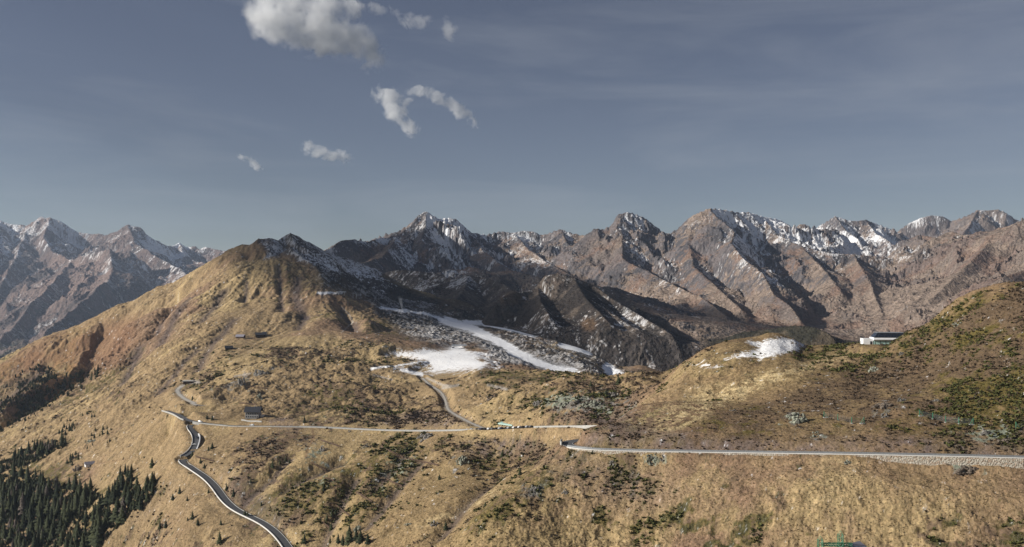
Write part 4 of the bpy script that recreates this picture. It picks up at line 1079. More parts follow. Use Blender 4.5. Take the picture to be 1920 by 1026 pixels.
# a ramp drops from the house to the road
a = P(452, 783, HOUSE.y - 2); e = (HOUSE.x + 9, 828, 0)
rp = []
for k in range(12):
    f = k / 11; x = HOUSE.x - 9 + f * 22; y = HOUSE.y - 7 - f * 12
    rp.append((x, y, NEAR.ground(x, y) + 0.15))
mb = MB(); wall_strip(mb, np.array(rp), -0.3, 0.6, -1.4, 1.1)
tag(mb.build('ramp_wall', 'concrete'), 'pale sloping wall of the drive below the dark roofed house', 'wall')

def hut(name, px, py, w, d, h, rh, label, wall, roof, rz=0.0, y0=None, y1=None, wins=2, cat='hut'):
    p = site(px, py, y0, y1); p.z -= 0.4
    t = thing(name, label, cat, p, rz)
    MB().box((0, 0, h / 2), (w, d, h)).build('wall', wall, t)
    MB().prism([(-d / 2 - .5, h - .35), (0, h + rh), (d / 2 + .5, h - .35), (d / 2 + .5, h), (0, h + rh + .35), (-d / 2 - .5, h)], -w / 2 - .6, w / 2 + .6).build('roof', roof, t)
    MB().prism([(-d / 2 + .02, h), (0, h + rh - .1), (d / 2 - .02, h)], -w / 2 + .02, w / 2 - .02).build('gable', wall, t)
    for k in range(wins):
        MB().box((-w / 2 + (k + .7) * w / (wins + .4), -d / 2 - .03, h * .5), (1.0, .15, 1.0)).build('window', 'glass', t)
    MB().box((w / 2 - 1.0, -d / 2 - .03, 1.1), (.9, .15, 2.0)).build('door', 'darkwood', t)
    return t
hut('stone_barn', 168, 874, 8.5, 6.5, 2.8, 2.0, 'small white barn alone on the meadow above the spruce wood', 'white', 'greyroof', math.radians(35), 850, 1050, 1, 'barn')
hut('mountain_hut', 489, 632, 13, 8, 3.4, 3.0, 'dark hut with a pale side, right of the two other high huts', 'darkwood', 'roof', math.radians(10), 1100, 1400, 2)
hut('mountain_hut', 451, 634, 11, 7, 2.6, 2.4, 'low grey roofed hut left of the darker hut on the grass flank', 'wood', 'greyroof', math.radians(-8), 1100, 1400, 2)
hut('mountain_hut', 429, 655, 9, 6, 2.4, 2.4, 'small dark hut lowest of the three on the grass flank', 'darkwood', 'roof', math.radians(20), 1050, 1400, 1)
hut('mountain_hut', 496, 628, 5, 5, 2.8, 1.6, 'tiny pale shed tucked against the right end of a dark hut', 'pale', 'roof', math.radians(-20), 1100, 1420, 0)
def deck():
    p = site(358, 719, 1000, 1200)
    t = thing('flat_roof_building', 'flat pale roofed building at the top of the hairpin track', 'building', p, math.radians(8))
    MB().box((0, 0, 1.0), (16, 9, 3.6)).build('wall', 'wood', t)
    MB().box((0, 0, 3.0), (18.5, 11, .5)).build('roof', 'concrete', t)
    MB().box((4.5, 2, 3.9), (4, 3, 1.4)).build('roof_hut', 'darkwood', t)
    for k in range(4):
        MB().box((-6 + k * 4, -4.52, 1.4), (1.6, .14, 1.4)).build('window', 'glass', t)
deck()
def shelter():
    i = np.argmin(np.abs(mid[:, 0] / mid[:, 1] * F + 960 - 936)); c = mid[i]; tg = tang(mid)[i]
    nx, ny = -tg[1] * -sM, tg[0] * -sM
    p = (c[0] + nx * 8.0, c[1] + ny * 8.0, c[2])
    t = thing('roadside_shelter', 'long low shelter with pale green roof behind the row of parked cars', 'shelter', p, math.atan2(tg[1], tg[0]) + math.pi)
    MB().prism([(-2.6, 2.5), (-2.2, 3.2), (1.8, 4.0), (2.6, 3.7)], -7.8, 7.8).build('roof', 'greenglass', t)
    MB().box((0, 2.0, 1.4), (14.6, .3, 3.6)).build('back_wall', 'concrete', t)
    for k in range(6):
        MB().box((-7 + k * 2.8, -2.1, 1.1), (.2, .2, 3.2)).build('post', 'steel', t)
shelter()
def station():
    p = site(1661, 640, 600, 660)
    p = Vector(P(1660, 640, 640)); g = max(NEAR.ground(p.x - 9, p.y), NEAR.ground(p.x, p.y)) - .4
    p.z = P(1648, 645.5, 640)[2] - .2
    t = thing('lift_station', 'white and dark glass cable lift station on the saddle of the right hill', 'lift station', p, math.radians(-6)); t.scale = (1, 1, .82)
    MB().box((-12.6, 0, 2.3), (6.4, 8, 5.6)).build('end_block', 'white', t)
    dr_ = MB().box((-10.6, -4.03, 1.6), (1.3, .14, 2.6)).build('door', 'glass', t)
    MB().box((-10.6, -4.12, 2.0), (.9, .06, .1)).build('handle', 'steel', dr_)
    MB().prism([(-5.2, 3.6), (-5.6, 4.4), (-5.4, 5.6), (-4.6, 6.2), (4.6, 6.2), (5.4, 5.6), (5.6, 4.4), (5.2, 3.6)], -9.2, 12.5).build('canopy', 'white', t)
    MB().box((1.5, 0, 1.6), (20.5, 8.6, 4.4)).build('glass_wall', 'greenglass', t)
    for k in range(6):
        MB().box((-8.2 + k * 3.6, -4.36, 1.7), (.25, .14, 4.0)).build('mullion', 'darksteel', t)
    hall = MB(); z0, z1 = 6.2, 10.0
    vs = [(-9.0, -5.2, z0), (12.2, -5.2, z0), (12.2, 5.2, z0), (-9.0, 5.2, z0), (-6.2, -4.2, z1), (10.8, -4.2, z1), (10.8, 4.2, z1), (-6.2, 4.2, z1)]
    hall.add(vs, [(3, 2, 1, 0), (4, 5, 6, 7), (0, 1, 5, 4), (1, 2, 6, 5), (2, 3, 7, 6), (3, 0, 4, 7)])
    h = hall.build('glass_hall', 'glass', t)
    MB().box((2.3, 0, z1 + .2), (18.0, 8.8, .35)).build('hall_roof', 'steel', h)
    for k in range(5):
        MB().tube((-6.4 + k * 4.2, -5.22, z0 + .1), (-4.6 + k * 3.8, -4.26, z1), .12, 4).build('frame', 'darksteel', h)
    return p
station()
# ------------------------------------------------------------------ posts on the saddle
def post_at(px, py, h, label, r=0.07, group='posts on the saddle', y0=560, y1=700, cap=False):
    p = site(px, py, y0, y1)
    t = thing('marker_post', label, 'post', p, 0, group)
    MB().tube((0, 0, -.4), (0, 0, h), r, 5, r * .8).build('shaft', 'wood', t)
    MB().box((0, 0, h - .25), (r * 3, r * 3, .4)).build('cap', 'darksteel', t)
    return t
for k in range(15):
    post_at(1535 + k * 5.6, 647 - (k % 3) * .4, 1.3 + 0.4 * ((k * 7) % 3), 'short dark post of the row on the saddle left of the lift station', .09)
for px_, py_, h in ((1487, 649, 4.6), (1499, 650, 5.2), (1511, 650, 4.4), (1530, 648, 3.2)):
    post_at(px_, py_, h, 'tall thin pole at the right edge of the snow patch', .08, 'tall poles by the snow patch')
for px_ in (1387, 1390, 1395):
    post_at(px_, 636, 3.0, 'thin pole on the knoll left of the snow patch', .07, 'poles on the knoll')
p = site(1590, 646, 600, 660)
t = thing('notice_board', 'small pale board on two legs on the saddle skyline', 'notice board', p)
MB().box((0, 0, 2.0), (1.7, .15, 1.5)).build('panel', 'white', t)
for s_ in (-.7, .7): MB().box((s_, .05, .6), (.12, .12, 2.4)).build('leg', 'steel', t)
p = site(1252, 697, 600, 720)
t = thing('white_cabin', 'tiny white cabin on the skyline where the right hill meets the valley', 'cabin', p)
MB().box((0, 0, 1.0), (2.0, 1.8, 2.4)).build('wall', 'white', t); MB().box((0, 0, 2.32), (2.4, 2.2, .2)).build('roof', 'steel', t); MB().box((.2, -.92, .9), (.7, .08, 1.7)).build('door', 'grey', t)

# ------------------------------------------------------------------ green rockfall barriers
def barrier(pts, label, net):
    ps = [site(a, b_, 405, 520) for a, b_ in pts]
    t = thing('rockfall_barrier', label, 'rockfall barrier', ps[0])
    loc = [q - ps[0] for q in ps]
    for i, q in enumerate(loc):
        end = i in (0, len(loc) - 1)
        po = MB().box((q.x, q.y, q.z + 1.4), (.28, .28, 3.4)).build('post', 'green', t)
        if end:
            MB().tube((q.x, q.y, q.z + 2.8), (q.x + (1.9 if i == 0 else -1.9), q.y - .4, q.z - .1), .11, 5).build('brace', 'green', po)
        MB().box((q.x + (.8 if i == 0 else -.8 if end else 0), q.y - .15, q.z - .05), (2.4 if end else .9, 1.0, .5)).build('footing', 'concrete', po)
    for a, b_ in zip(loc[:-1], loc[1:]):
        nb = MB()
        for k in range(9):
            z = .25 + k * .3
            nb.tube(a + Vector((0, 0, z)), b_ + Vector((0, 0, z)), .022 if net else .014, 3)
        for k in range(1, 16 if net else 6):
            c = a.lerp(b_, k / (16 if net else 6)); nb.tube(c + Vector((0, 0, .2)), c + Vector((0, 0, 2.7)), .018, 3)
        nb.build('net', 'netting', t)
barrier([(1545, 783), (1571, 788), (1597, 794), (1620, 794)], 'green barrier posts above the lichen grey rocks, left of the netted barrier', False)
barrier([(1724, 780), (1749, 786), (1773, 792), (1798, 795), (1825, 796)], 'green posts with a grey net in the middle of the right slope', True)
barrier([(1905, 804), (1936, 806), (1962, 809)], 'green barrier post with brace at the right edge of the photo', False)

# ------------------------------------------------------------------ green lattice frame at the lower edge
def lattice(mb, c, w, z0, z1, n):
    x, y = c; cs = [(x - w, y - w), (x + w, y - w), (x + w, y + w), (x - w, y + w)]
    for a in cs: mb.tube((a[0], a[1], z0), (a[0], a[1], z1), .13, 4)
    for k in range(n):
        za, zb = z0 + (z1 - z0) * k / n, z0 + (z1 - z0) * (k + 1) / n
        for i in range(4):
            a, b_ = cs[i], cs[(i + 1) % 4]
            mb.tube((a[0], a[1], za), (b_[0], b_[1], zb), .08, 3); mb.tube((a[0], a[1], zb), (b_[0], b_[1], zb), .08, 3)
    for a in cs: mb.tube((a[0], a[1], z1), (x, y, z1 + w * 1.8), .05, 3)
D_ = 352
b0 = Vector(P(1540, 1050, D_)); b0.z = NEAR.ground(b0.x, b0.y)
t = thing('lattice_frame', 'green steel lattice frame with two masts cut off by the bottom edge', 'lattice frame', b0)
zt1 = P(1538, 1012, D_)[2] - b0.z; zt2 = P(1576, 1002, D_)[2] - b0.z; zb = P(1558, 1021, D_)[2] - b0.z
x2 = P(1576, 1000, D_)[0] - b0.x
mb = MB(); lattice(mb, (-.4, 0), .8, -.5, zt1, 12); mb.build('mast', 'green', t)
mb = MB(); lattice(mb, (x2, 0), .8, -.5, zt2, 14); mb.build('mast', 'green', t)
mb = MB()
for z in (zb - .5, zb + .5):
    for y in (-.5, .5): mb.tube((.4, y, z), (x2 + 4.5, y, z), .14, 4)
for k in range(12):
    xa, xb = .4 + k * (x2 + 4.1) / 12, .4 + (k + 1) * (x2 + 4.1) / 12
    for y in (-.5, .5): mb.tube((xa, y, zb - .5), (xb, y, zb + .5), .09, 3); mb.tube((xa, y, zb + .5), (xb, y, zb - .5), .09, 3)
mb.build('crossbeam', 'green', t)
h0 = Vector(P(1601, 1050, D_ + 3)); g = NEAR.ground(h0.x, h0.y); top = P(1598, 1017, D_ + 3)[2]; h0.z = g
t = thing('valley_hut', 'grey gable roofed hut half hidden below the bottom edge', 'hut', h0, math.radians(35)); H = top - g
MB().box((0, 0, (H - 2) / 2), (6, 6, H - 2)).build('wall', 'wood', t)
MB().prism([(-3.8, H - 2.1), (0, H - .3), (3.8, H - 2.1), (3.8, H - 1.8), (0, H), (-3.8, H - 1.8)], -3.6, 3.6).build('roof', 'greyroof', t)
MB().prism([(-3.0, H - 2), (0, H - .55), (3.0, H - 2)], -2.98, 2.98).build('gable', 'wood', t)

# ------------------------------------------------------------------ cars
CARCOL = {'black': (.02, .02, .022), 'dark blue': (.025, .035, .07), 'white': (.78, .78, .77), 'silver': (.40, .42, .44), 'grey': (.13, .135, .14), 'red': (.32, .03, .025), 'dark green': (.03, .055, .04)}
CM = {k: plain(k.replace(' ', '_') + '_paint', v, .3, .02, 1, .1, .5) for k, v in CARCOL.items()}
def car_proto(col):
    t = thing('parked_car', 'car', 'car', (0, 0, 0))
    prof = [(-.0, .35), (.0, .75), (.15, .88), (1.15, .98), (1.85, 1.45), (3.35, 1.48), (4.05, 1.02), (4.3, .92), (4.3, .38)]
    b = MB(); n = len(prof)
    for wd in (1,):
        vs = []
        for s_ in (-1, 1):
            for x, z in prof:
                vs.append((x - 2.15, s_ * (.86 if z < 1.2 else .68), z))
        fs = [tuple(range(n)), tuple(reversed(range(n, 2 * n)))] + [(i, (i + 1) % n, n + (i + 1) % n, n + i) for i in range(n)]
        b.add(vs, fs)
    b.build('body', CM[col], t)
    MB().box((.35, 0, 1.22), (2.0, 1.60, .36), 0, .9).build('side_window', 'glass', t)
    MB().add([(-1.02, -.78, 1.0), (-1.02, .78, 1.0), (-.36, .64, 1.44), (-.36, -.64, 1.44), (-.98, -.78, .96), (-.98, .78, .96), (-.3, .64, 1.4), (-.3, -.64, 1.4)],
             [(0, 1, 2, 3), (7, 6, 5, 4), (0, 4, 5, 1), (1, 5, 6, 2), (2, 6, 7, 3), (3, 7, 4, 0)]).build('windscreen', 'glass', t)
    for x in (-1.35, 1.3):
        for s_ in (-1, 1):
            MB().tube((x, s_ * .72, .33), (x, s_ * .9, .33), .33, 12).build('wheel', 'rubber', t)
    for s_ in (-1, 1):
        MB().box((-2.15, s_ * .6, .72), (.08, .34, .16)).build('headlight', 'lamp', t)
    return t
protos = {}
def car(col, loc, rz, label, group=None):
    if col not in protos:
        protos[col] = car_proto(col); o = protos[col]
    else:
        o = copy_tree(protos[col])
    o.location = loc; o.rotation_euler = (0, 0, rz); o['label'] = label
    if group: o['group'] = group
    return o
def on_road(ln, px, off):
    i = int(np.argmin(np.abs(ln[:, 0] / ln[:, 1] * F + 960 - px))); tg = tang(ln)[i]; c = ln[i]
    return Vector((c[0] - tg[1] * off, c[1] + tg[0] * off, c[2] + .1)), math.atan2(tg[1], tg[0])
row = [(889, 'silver'), (898, 'black'), (905, 'dark blue'), (913, 'black'), (919, 'white'), (926, 'grey'), (932.5, 'black'), (939, 'silver'), (945, 'dark blue'), (951, 'black'), (957, 'silver'), (963, 'dark green'), (968.5, 'white'), (974, 'black'), (979, 'white'), (985.5, 'black'), (992, 'silver'), (998, 'grey')]
cnt = {}
tot = {}
for _, c in row: tot[c] = tot.get(c, 0) + 1
ORD = ['first', 'second', 'third', 'fourth', 'fifth', 'sixth', 'seventh']
for px_, c in row:
    loc, rz = on_road(mid, px_, sM * 1.5)
    cnt[c] = cnt.get(c, 0) + 1
    q = 'the only %s car' % c if tot[c] == 1 else '%s %s car from the left' % (ORD[cnt[c] - 1], c)
    car(c, loc, rz + math.pi / 2 * sM + 0.12 * math.sin(px_), q + ' parked in the row before the green shelter', 'cars parked along the mid slope road')
loc, rz = on_road(LM, 367, 1.2); loc2 = LMd[int(len(LMd) * .62)]
car('white', (loc2[0] - 1.2, loc2[1], loc2[2] + .1), 0.15, 'white car at the lower end of the short dark road')
car('dark blue', (LMd[int(len(LMd) * .42)][0] + 1.2, LMd[int(len(LMd) * .42)][1], LMd[int(len(LMd) * .42)][2] + .1), 1.5, 'dark blue car driving up the short dark road')
loc, rz = on_road(mid, 372, -1.6); car('white', loc, rz, 'white car beside the road junction')
loc, rz = on_road(mid, 469, -1.6); car('white', loc, rz + math.pi, 'white car on the road below the dark roofed house')

# ------------------------------------------------------------------ ski lifts
def lift_top(px, py, w, label, y0, y1, ground_h=4.0):
    p = site(px, py, y0, y1)
    t = thing('chairlift_station', label, 'chairlift station', p)
    MB().prism([(-3.5, ground_h), (-3.2, ground_h + 1.5), (3.2, ground_h + 1.5), (3.5, ground_h)], -w / 2, w / 2).build('canopy', 'steel', t)
    for x in (-w / 3, w / 3): MB().box((x, 0, ground_h / 2 - .5), (1.0, 1.4, ground_h + 1)).build('column', 'concrete', t)
    MB().box((-w / 2 + 2, -2, 1.4), (4.2, 3.5, 3.6)).build('cabin', 'white', t)
    MB().box((-w / 2 + 2, -3.8, 1.8), (2.6, .12, 1.4)).build('window', 'glass', t)
lift_top(861, 654, 20, 'chairlift station with long grey canopy at the top of the white snow field', 1080, 1300)
lift_top(640, 553, 15, 'small pale lift station on the shoulder of the left mountain', 1380, 1650)
def pylon(px, py, h, label, y0, y1):
    p = site(px, py, y0, y1)
    t = thing('lift_pylon', label, 'lift pylon', p, 0, 'ski lift pylons')
    MB().tube((0, 0, -1), (0, 0, h), .38, 8, .26).build('mast', 'steel', t)
    MB().box((0, 0, h), (5.2, .5, .45)).build('crossarm', 'steel', t)
    for s_ in (-2.3, 2.3): MB().box((s_, 0, h - .35), (.5, 2.4, .35)).build('roller_set', 'darksteel', t)
for a in ((662, 559, 8, 'left of two lift pylons beside the small shoulder station', 1380, 1700), (668, 560, 9, 'right of two lift pylons beside the small shoulder station', 1380, 1700),
          (765, 592, 9, 'lift pylon right of the snow spray at the top of the piste', 1380, 1750), (990, 676, 9, 'lift pylon standing on the lower white piste', 1050, 1500),
          (1108, 700, 9, 'lift pylon left of the lowest snow patch of the valley', 950, 1400), (920, 655, 9, 'lift pylon to the right of the big chairlift station', 1080, 1500), (1003, 640, 8, 'lift pylon between the two snow strips', 1200, 1700)):
    pylon(*a)
# snow gun and its spray
p = site(754, 583, 1400, 1750)
t = thing('snow_gun', 'small snow gun at the foot of the white spray', 'snow gun', p)
MB().tube((0, 0, -.5), (0, 0, 2.2), .15, 6).build('stand', 'darksteel', t)
MB().tube((.6, 0, 2.1), (-1.0, 0, 3.2), .55, 10, .65).build('barrel', 'white', t)
def plume(p, dx, h, r, dens, label):
    bm = bmesh.new(); n = 10; rings = []
    for k in range(7):
        f = k / 6; rr = r * (.08 + .92 * f ** .8) * (1 - .25 * f * f)
        rings.append([bm.verts.new((dx * f * (.5 + .5 * f) + rr * math.cos(2 * math.pi * i / n) * (1 + .2 * math.sin(3 * i + k)), rr * math.sin(2 * math.pi * i / n), 1.5 + h * f)) for i in range(n)])
    for a, b_ in zip(rings[:-1], rings[1:]):
        for i in range(n): bm.faces.new((a[i], a[(i + 1) % n], b_[(i + 1) % n], b_[i]))
    bm.faces.new(list(reversed(rings[0]))); bm.faces.new(rings[-1])
    me = bpy.data.meshes.new('snow_spray'); bm.to_mesh(me); bm.free()
    m = bpy.data.materials.new('spray_mist'); m.use_nodes = True; tr = m.node_tree; tr.nodes.clear()
    out = tr.nodes.new('ShaderNodeOutputMaterial'); v = tr.nodes.new('ShaderNodeVolumePrincipled')
    v.inputs['Color'].default_value = (1, 1, 1, 1)
    tc = tr.nodes.new('ShaderNodeTexCoord'); sp = tr.nodes.new('ShaderNodeSeparateXYZ'); tr.links.new(tc.outputs['Object'], sp.inputs[0])
    mr = tr.nodes.new('ShaderNodeMapRange'); mr.inputs[1].default_value = 1.5; mr.inputs[2].default_value = 1.5 + h; mr.inputs[3].default_value = dens; mr.inputs[4].default_value = 0.0
    tr.links.new(sp.outputs['Z'], mr.inputs[0]); tr.links.new(mr.outputs[0], v.inputs['Density'])
    tr.links.new(v.outputs[0], out.inputs['Volume']); me.materials.append(m)
    o = bpy.data.objects.new('snow_spray', me); COL.objects.link(o); o.location = p
    return tag(o, label, 'snow spray', None, 'stuff')
plume(p, -5, 24, 5, .16, 'bright upright spray of artificial snow above the piste')
plume(site(975, 612, 1400, 1800), -10, 30, 8, .018, 'faint drifting spray of snow left of the dark rocky knoll')

# ------------------------------------------------------------------ wooden snow fences on the slope
def snow_fence(a, b_, label, y0=520, y1=900, h=1.5):
    n = max(3, int(math.hypot(b_[0] - a[0], b_[1] - a[1]) / 6))
    ps = [site(a[0] + (b_[0] - a[0]) * k / n, a[1] + (b_[1] - a[1]) * k / n, y0, y1) for k in range(n + 1)]
    t = thing('snow_fence', label, 'snow fence', ps[0], 0, 'wooden snow fences on the mid slope')
    loc = [q - ps[0] for q in ps]
    for q in loc: MB().box((q.x, q.y, q.z + h / 2 - .2), (.2, .2, h + .6)).build('post', 'darkwood', t)
    for u, w in zip(loc[:-1], loc[1:]):
        m = MB()
        for k in range(3):
            z = .25 + k * h * .32
            m.add([u + Vector((0, -.12, z)), w + Vector((0, -.12, z)), w + Vector((0, -.12, z + h * .24)), u + Vector((0, -.12, z + h * .24)), u + Vector((0, -.06, z)), w + Vector((0, -.06, z)), w + Vector((0, -.06, z + h * .24)), u + Vector((0, -.06, z + h * .24))],
                  [(0, 1, 2, 3), (7, 6, 5, 4), (0, 4, 5, 1), (1, 5, 6, 2), (2, 6, 7, 3), (3, 7, 4, 0)])
        m.build('planks', 'wood', t)
for a, b_, w in (((602, 827), (638, 839), 'upper snow fence just right of the worn path under the mid road'), ((583, 869), (611, 884), 'snow fence near the foot of the worn path'), ((608, 897), (626, 903), 'short faint snow fence above the brown gully'),
                 ((667, 924), (697, 943), 'steep snow fence with a pale slope below it'), ((629, 949), (655, 969), 'lowest steep snow fence right of the spruce clump'), ((725, 901), (754, 914), 'snow fence above a small bare tan patch'),
                 ((761, 861), (821, 874), 'longest snow fence, left of the big grey rock'), ((714, 840), (756, 859), 'faint long snow fence leading into the longest one'), ((603, 980), (618, 992), 'short snow fence at the bottom beside the small spruces'),
                 ((367, 858), (401, 866), 'snow fence right of the bend of the lower road'), ((466, 726), (503, 730), 'thin fence line above the dark roofed house'), ((449, 757), (481, 760), 'thin fence line just above the house roof')):
    snow_fence(a, b_, w, 520, 980)

# ------------------------------------------------------------------ rock outcrops
RM_, t_, b__ = nodes('lichen_rock')
def rock_mat(name, c0, c1):
    m, t, b = nodes(name); L = t.links.new
    g = t.nodes.new('ShaderNodeNewGeometry'); n = t.nodes.new('ShaderNodeTexNoise'); n.inputs['Scale'].default_value = .9; n.inputs['Detail'].default_value = 6; n.inputs['Roughness'].default_value = .7
    L(g.outputs['Position'], n.inputs['Vector'])
    r = t.nodes.new('ShaderNodeValToRGB'); e = r.color_ramp.elements; e[0].position = .36; e[0].color = c0 + (1,); e[1].position = .62; e[1].color = c1 + (1,)
    L(n.outputs['Fac'], r.inputs[0]); L(r.outputs[0], b.inputs['Base Color']); b.inputs['Roughness'].default_value = .95
    bp = t.nodes.new('ShaderNodeBump'); bp.inputs['Distance'].default_value = .6; L(n.outputs['Fac'], bp.inputs['Height']); L(bp.outputs[0], b.inputs['Normal'])
    return m
bpy.data.materials.remove(RM_)
RK = [rock_mat('lichen_rock', (.12, .115, .10), (.33, .35, .27)), rock_mat('grey_rock', (.09, .085, .08), (.29, .27, .24)), rock_mat('brown_rock', (.075, .06, .05), (.23, .185, .14))]
def rock_mesh(seed, parts, w, h):
    """one outcrop of many jagged joined blocks, tilted the same way, half sunk in the slope"""
    rng = random.Random(seed); bm = bmesh.new(); parts = parts * 5 + 5
    tilt = Matrix.Rotation(rng.uniform(-.35, .1), 3, 'Y') @ Matrix.Rotation(rng.uniform(-.3, .3), 3, 'X')
    for k in range(parts):
        r = bmesh.ops.create_icosphere(bm, subdivisions=2, radius=1)
        a = rng.uniform(0, 6.28); q = rng.random() ** .6
        cx, cz = .46 * w * q * math.cos(a), .42 * h * q * math.sin(a)
        cy = cz * .55 + rng.uniform(-.1, .1) * h
        g = rng.uniform(.07, .17) * (1.25 - .6 * q)
        sx, sy, sz = g * w * rng.uniform(.7, 1.2), g * max(w, h) * .7, g * h * rng.uniform(.9, 1.7)
        pls = [Vector((rng.gauss(0, 1), rng.gauss(0, 1), rng.gauss(0, 1))).normalized() for _ in range(9)]
        ds = [rng.uniform(.45, .9) for _ in pls]
        for v in r['verts']:
            d = v.co.normalized(); rad = 1.0
            for pn, dd in zip(pls, ds):
                c = d.dot(pn)
                if c > .05: rad = min(rad, dd / c)
            rad *= 1 + rng.uniform(-.07, .07)
            o = tilt @ Vector((d.x * rad * sx, d.y * rad * sy, d.z * rad * sz))
            v.co = Vector((cx + o.x, cy + o.y, cz + o.z))
    me = bpy.data.meshes.new('rock_outcrop'); bm.to_mesh(me); bm.free()
    return me
ROCKS = [(1497, 792, 46, 30, 0, 8, 'large pale green lichen rock face above the near road'), (1530, 818, 24, 16, 0, 3, 'pale green block low on the bank right of the big lichen rock'), (1487, 780, 16, 14, 1, 4, 'dark cracked rock against the top left of the lichen face'),
         (1660, 764, 44, 16, 2, 8, 'dark broken rock band between the two green barriers'), (1690, 752, 22, 10, 1, 4, 'pale rock shelf at the right end of the dark rock band'), (1660, 782, 18, 14, 1, 4, 'light grey rock rib under the dark rock band'),
         (1848, 815, 26, 20, 1, 5, 'grey rock with dark cleft above the right end of the near road'), (1890, 828, 40, 12, 2, 5, 'low brown rocks by the road at the right edge'), (1223, 862, 26, 20, 0, 6, 'greenish boulder breaking through below the near guardrail'),
         (1244, 860, 14, 12, 1, 3, 'small pale boulder touching the greenish boulder below the guardrail'), (1815, 884, 60, 16, 2, 8, 'brown rock outcrop under the stone retaining wall'), (1590, 868, 22, 8, 0, 3, 'flat lichen rock directly under the retaining wall'),
         (868, 868, 26, 26, 0, 9, 'cracked grey rock crag on the mid slope left of the hollow'), (1003, 920, 26, 16, 1, 6, 'dark boulders on the crest of the spur'), (1062, 924, 18, 12, 1, 4, 'grey boulders on the slope right of the spur'),
         (1150, 872, 14, 16, 1, 4, 'narrow dark rock rib below the bend of the near road'), (672, 994, 22, 14, 0, 4, 'pale lichen boulder behind the big dark spruce clump'), (766, 984, 20, 6, 0, 3, 'flat grey slab on the lower mid slope'),
         (815, 985, 18, 20, 1, 4, 'grey rock tower near the bottom of the gully'), (1775, 610, 0, 0, 0, 0, ''), (1797, 609, 26, 8, 0, 4, 'pale green slab high on the right hill'), (1640, 696, 22, 16, 0, 5, 'mossy rock on the right hill, left of the heath edge'),
         (1755, 752, 14, 10, 1, 3, 'small pale boulder above the netted barrier'), (1690, 665, 14, 8, 1, 3, 'dark boulder under the lift station slope'), (1917, 705, 12, 6, 0, 2, 'greenish boulder at the right edge of the hill'),
         (1375, 770, 14, 8, 1, 3, 'pale stones in the straw coloured grass'), (487, 703, 30, 18, 1, 7, 'grey crag on the knoll above the house'), (452, 722, 16, 26, 1, 6, 'dark crag falling toward the house'), (487, 748, 14, 18, 0, 4, 'grey green rocks directly above the house'),
         (605, 845, 20, 14, 1, 5, 'grey rocks on the slope under the mid road'), (690, 838, 16, 14, 1, 4, 'dark rock under the pale rubble apron'), (800, 822, 34, 16, 1, 7, 'dark rocky step under the long parapet'), (1010, 758, 26, 14, 1, 5, 'grey rocks on the bank above the green shelter'),
         (1110, 762, 40, 18, 0, 7, 'pale green crag left of the right hill, above the far road'), (1150, 745, 30, 16, 1, 6, 'grey crag between green bushes above the far road'), (1060, 760, 24, 14, 0, 5, 'greenish rocks above the tan embankment'), (920, 750, 26, 12, 2, 5, 'brown rocks above the gravel track'),
         (655, 810, 10, 6, 1, 3, 'small rock at the edge of the mid road'), (145, 880, 20, 12, 2, 4, 'brown rock step below the white barn'), (170, 828, 26, 8, 0, 4, 'green grey scree patch above the white barn')]
for i, (a, b_, w, h, mi, n_, lab) in enumerate(ROCKS):
    if not lab: continue
    p = site(a, b_, 385 if a > 1000 else 500, 1250)
    s = p.y / F
    me = rock_mesh(i + 5, n_, w * s, h * s * 1.25); me.materials.append(RK[mi])
    o = bpy.data.objects.new('rock_outcrop', me); COL.objects.link(o); o.location = p
    tag(o, lab, 'rock')
# ------------------------------------------------------------------ trees
def leaf_mat(name, c0, c1):
    m, t, b = nodes(name); L = t.links.new
    g = t.nodes.new('ShaderNodeNewGeometry'); oi = t.nodes.new('ShaderNodeObjectInfo')
    n = t.nodes.new('ShaderNodeTexNoise'); n.inputs['Scale'].default_value = 1.1; n.inputs['Detail'].default_value = 3
    L(g.outputs['Position'], n.inputs['Vector'])
    ad = t.nodes.new('ShaderNodeMath'); ad.operation = 'MULTIPLY_ADD'; ad.inputs[1].default_value = .5; L(oi.outputs['Random'], ad.inputs[0]); L(n.outputs['Fac'], ad.inputs[2])
    r = t.nodes.new('ShaderNodeValToRGB'); e = r.color_ramp.elements; e[0].position = .35; e[0].color = c0 + (1,); e[1].position = 1.0; e[1].color = c1 + (1,)
    L(ad.outputs[0], r.inputs[0]); L(r.outputs[0], b.inputs['Base Color']); b.inputs['Roughness'].default_value = .85; b.inputs['Specular IOR Level'].default_value = .15
    return m
SPR = leaf_mat('spruce_needles', (.014, .021, .012), (.062, .070, .032))
LARCH = leaf_mat('bare_larch_twigs', (.075, .062, .056), (.14, .115, .095))
JUN = leaf_mat('juniper_green', (.030, .036, .014), (.095, .098, .034))
HEA = leaf_mat('heath_twigs', (.065, .048, .033), (.17, .125, .085))
GRS = leaf_mat('grass_tussock', (.16, .112, .058), (.33, .25, .14))
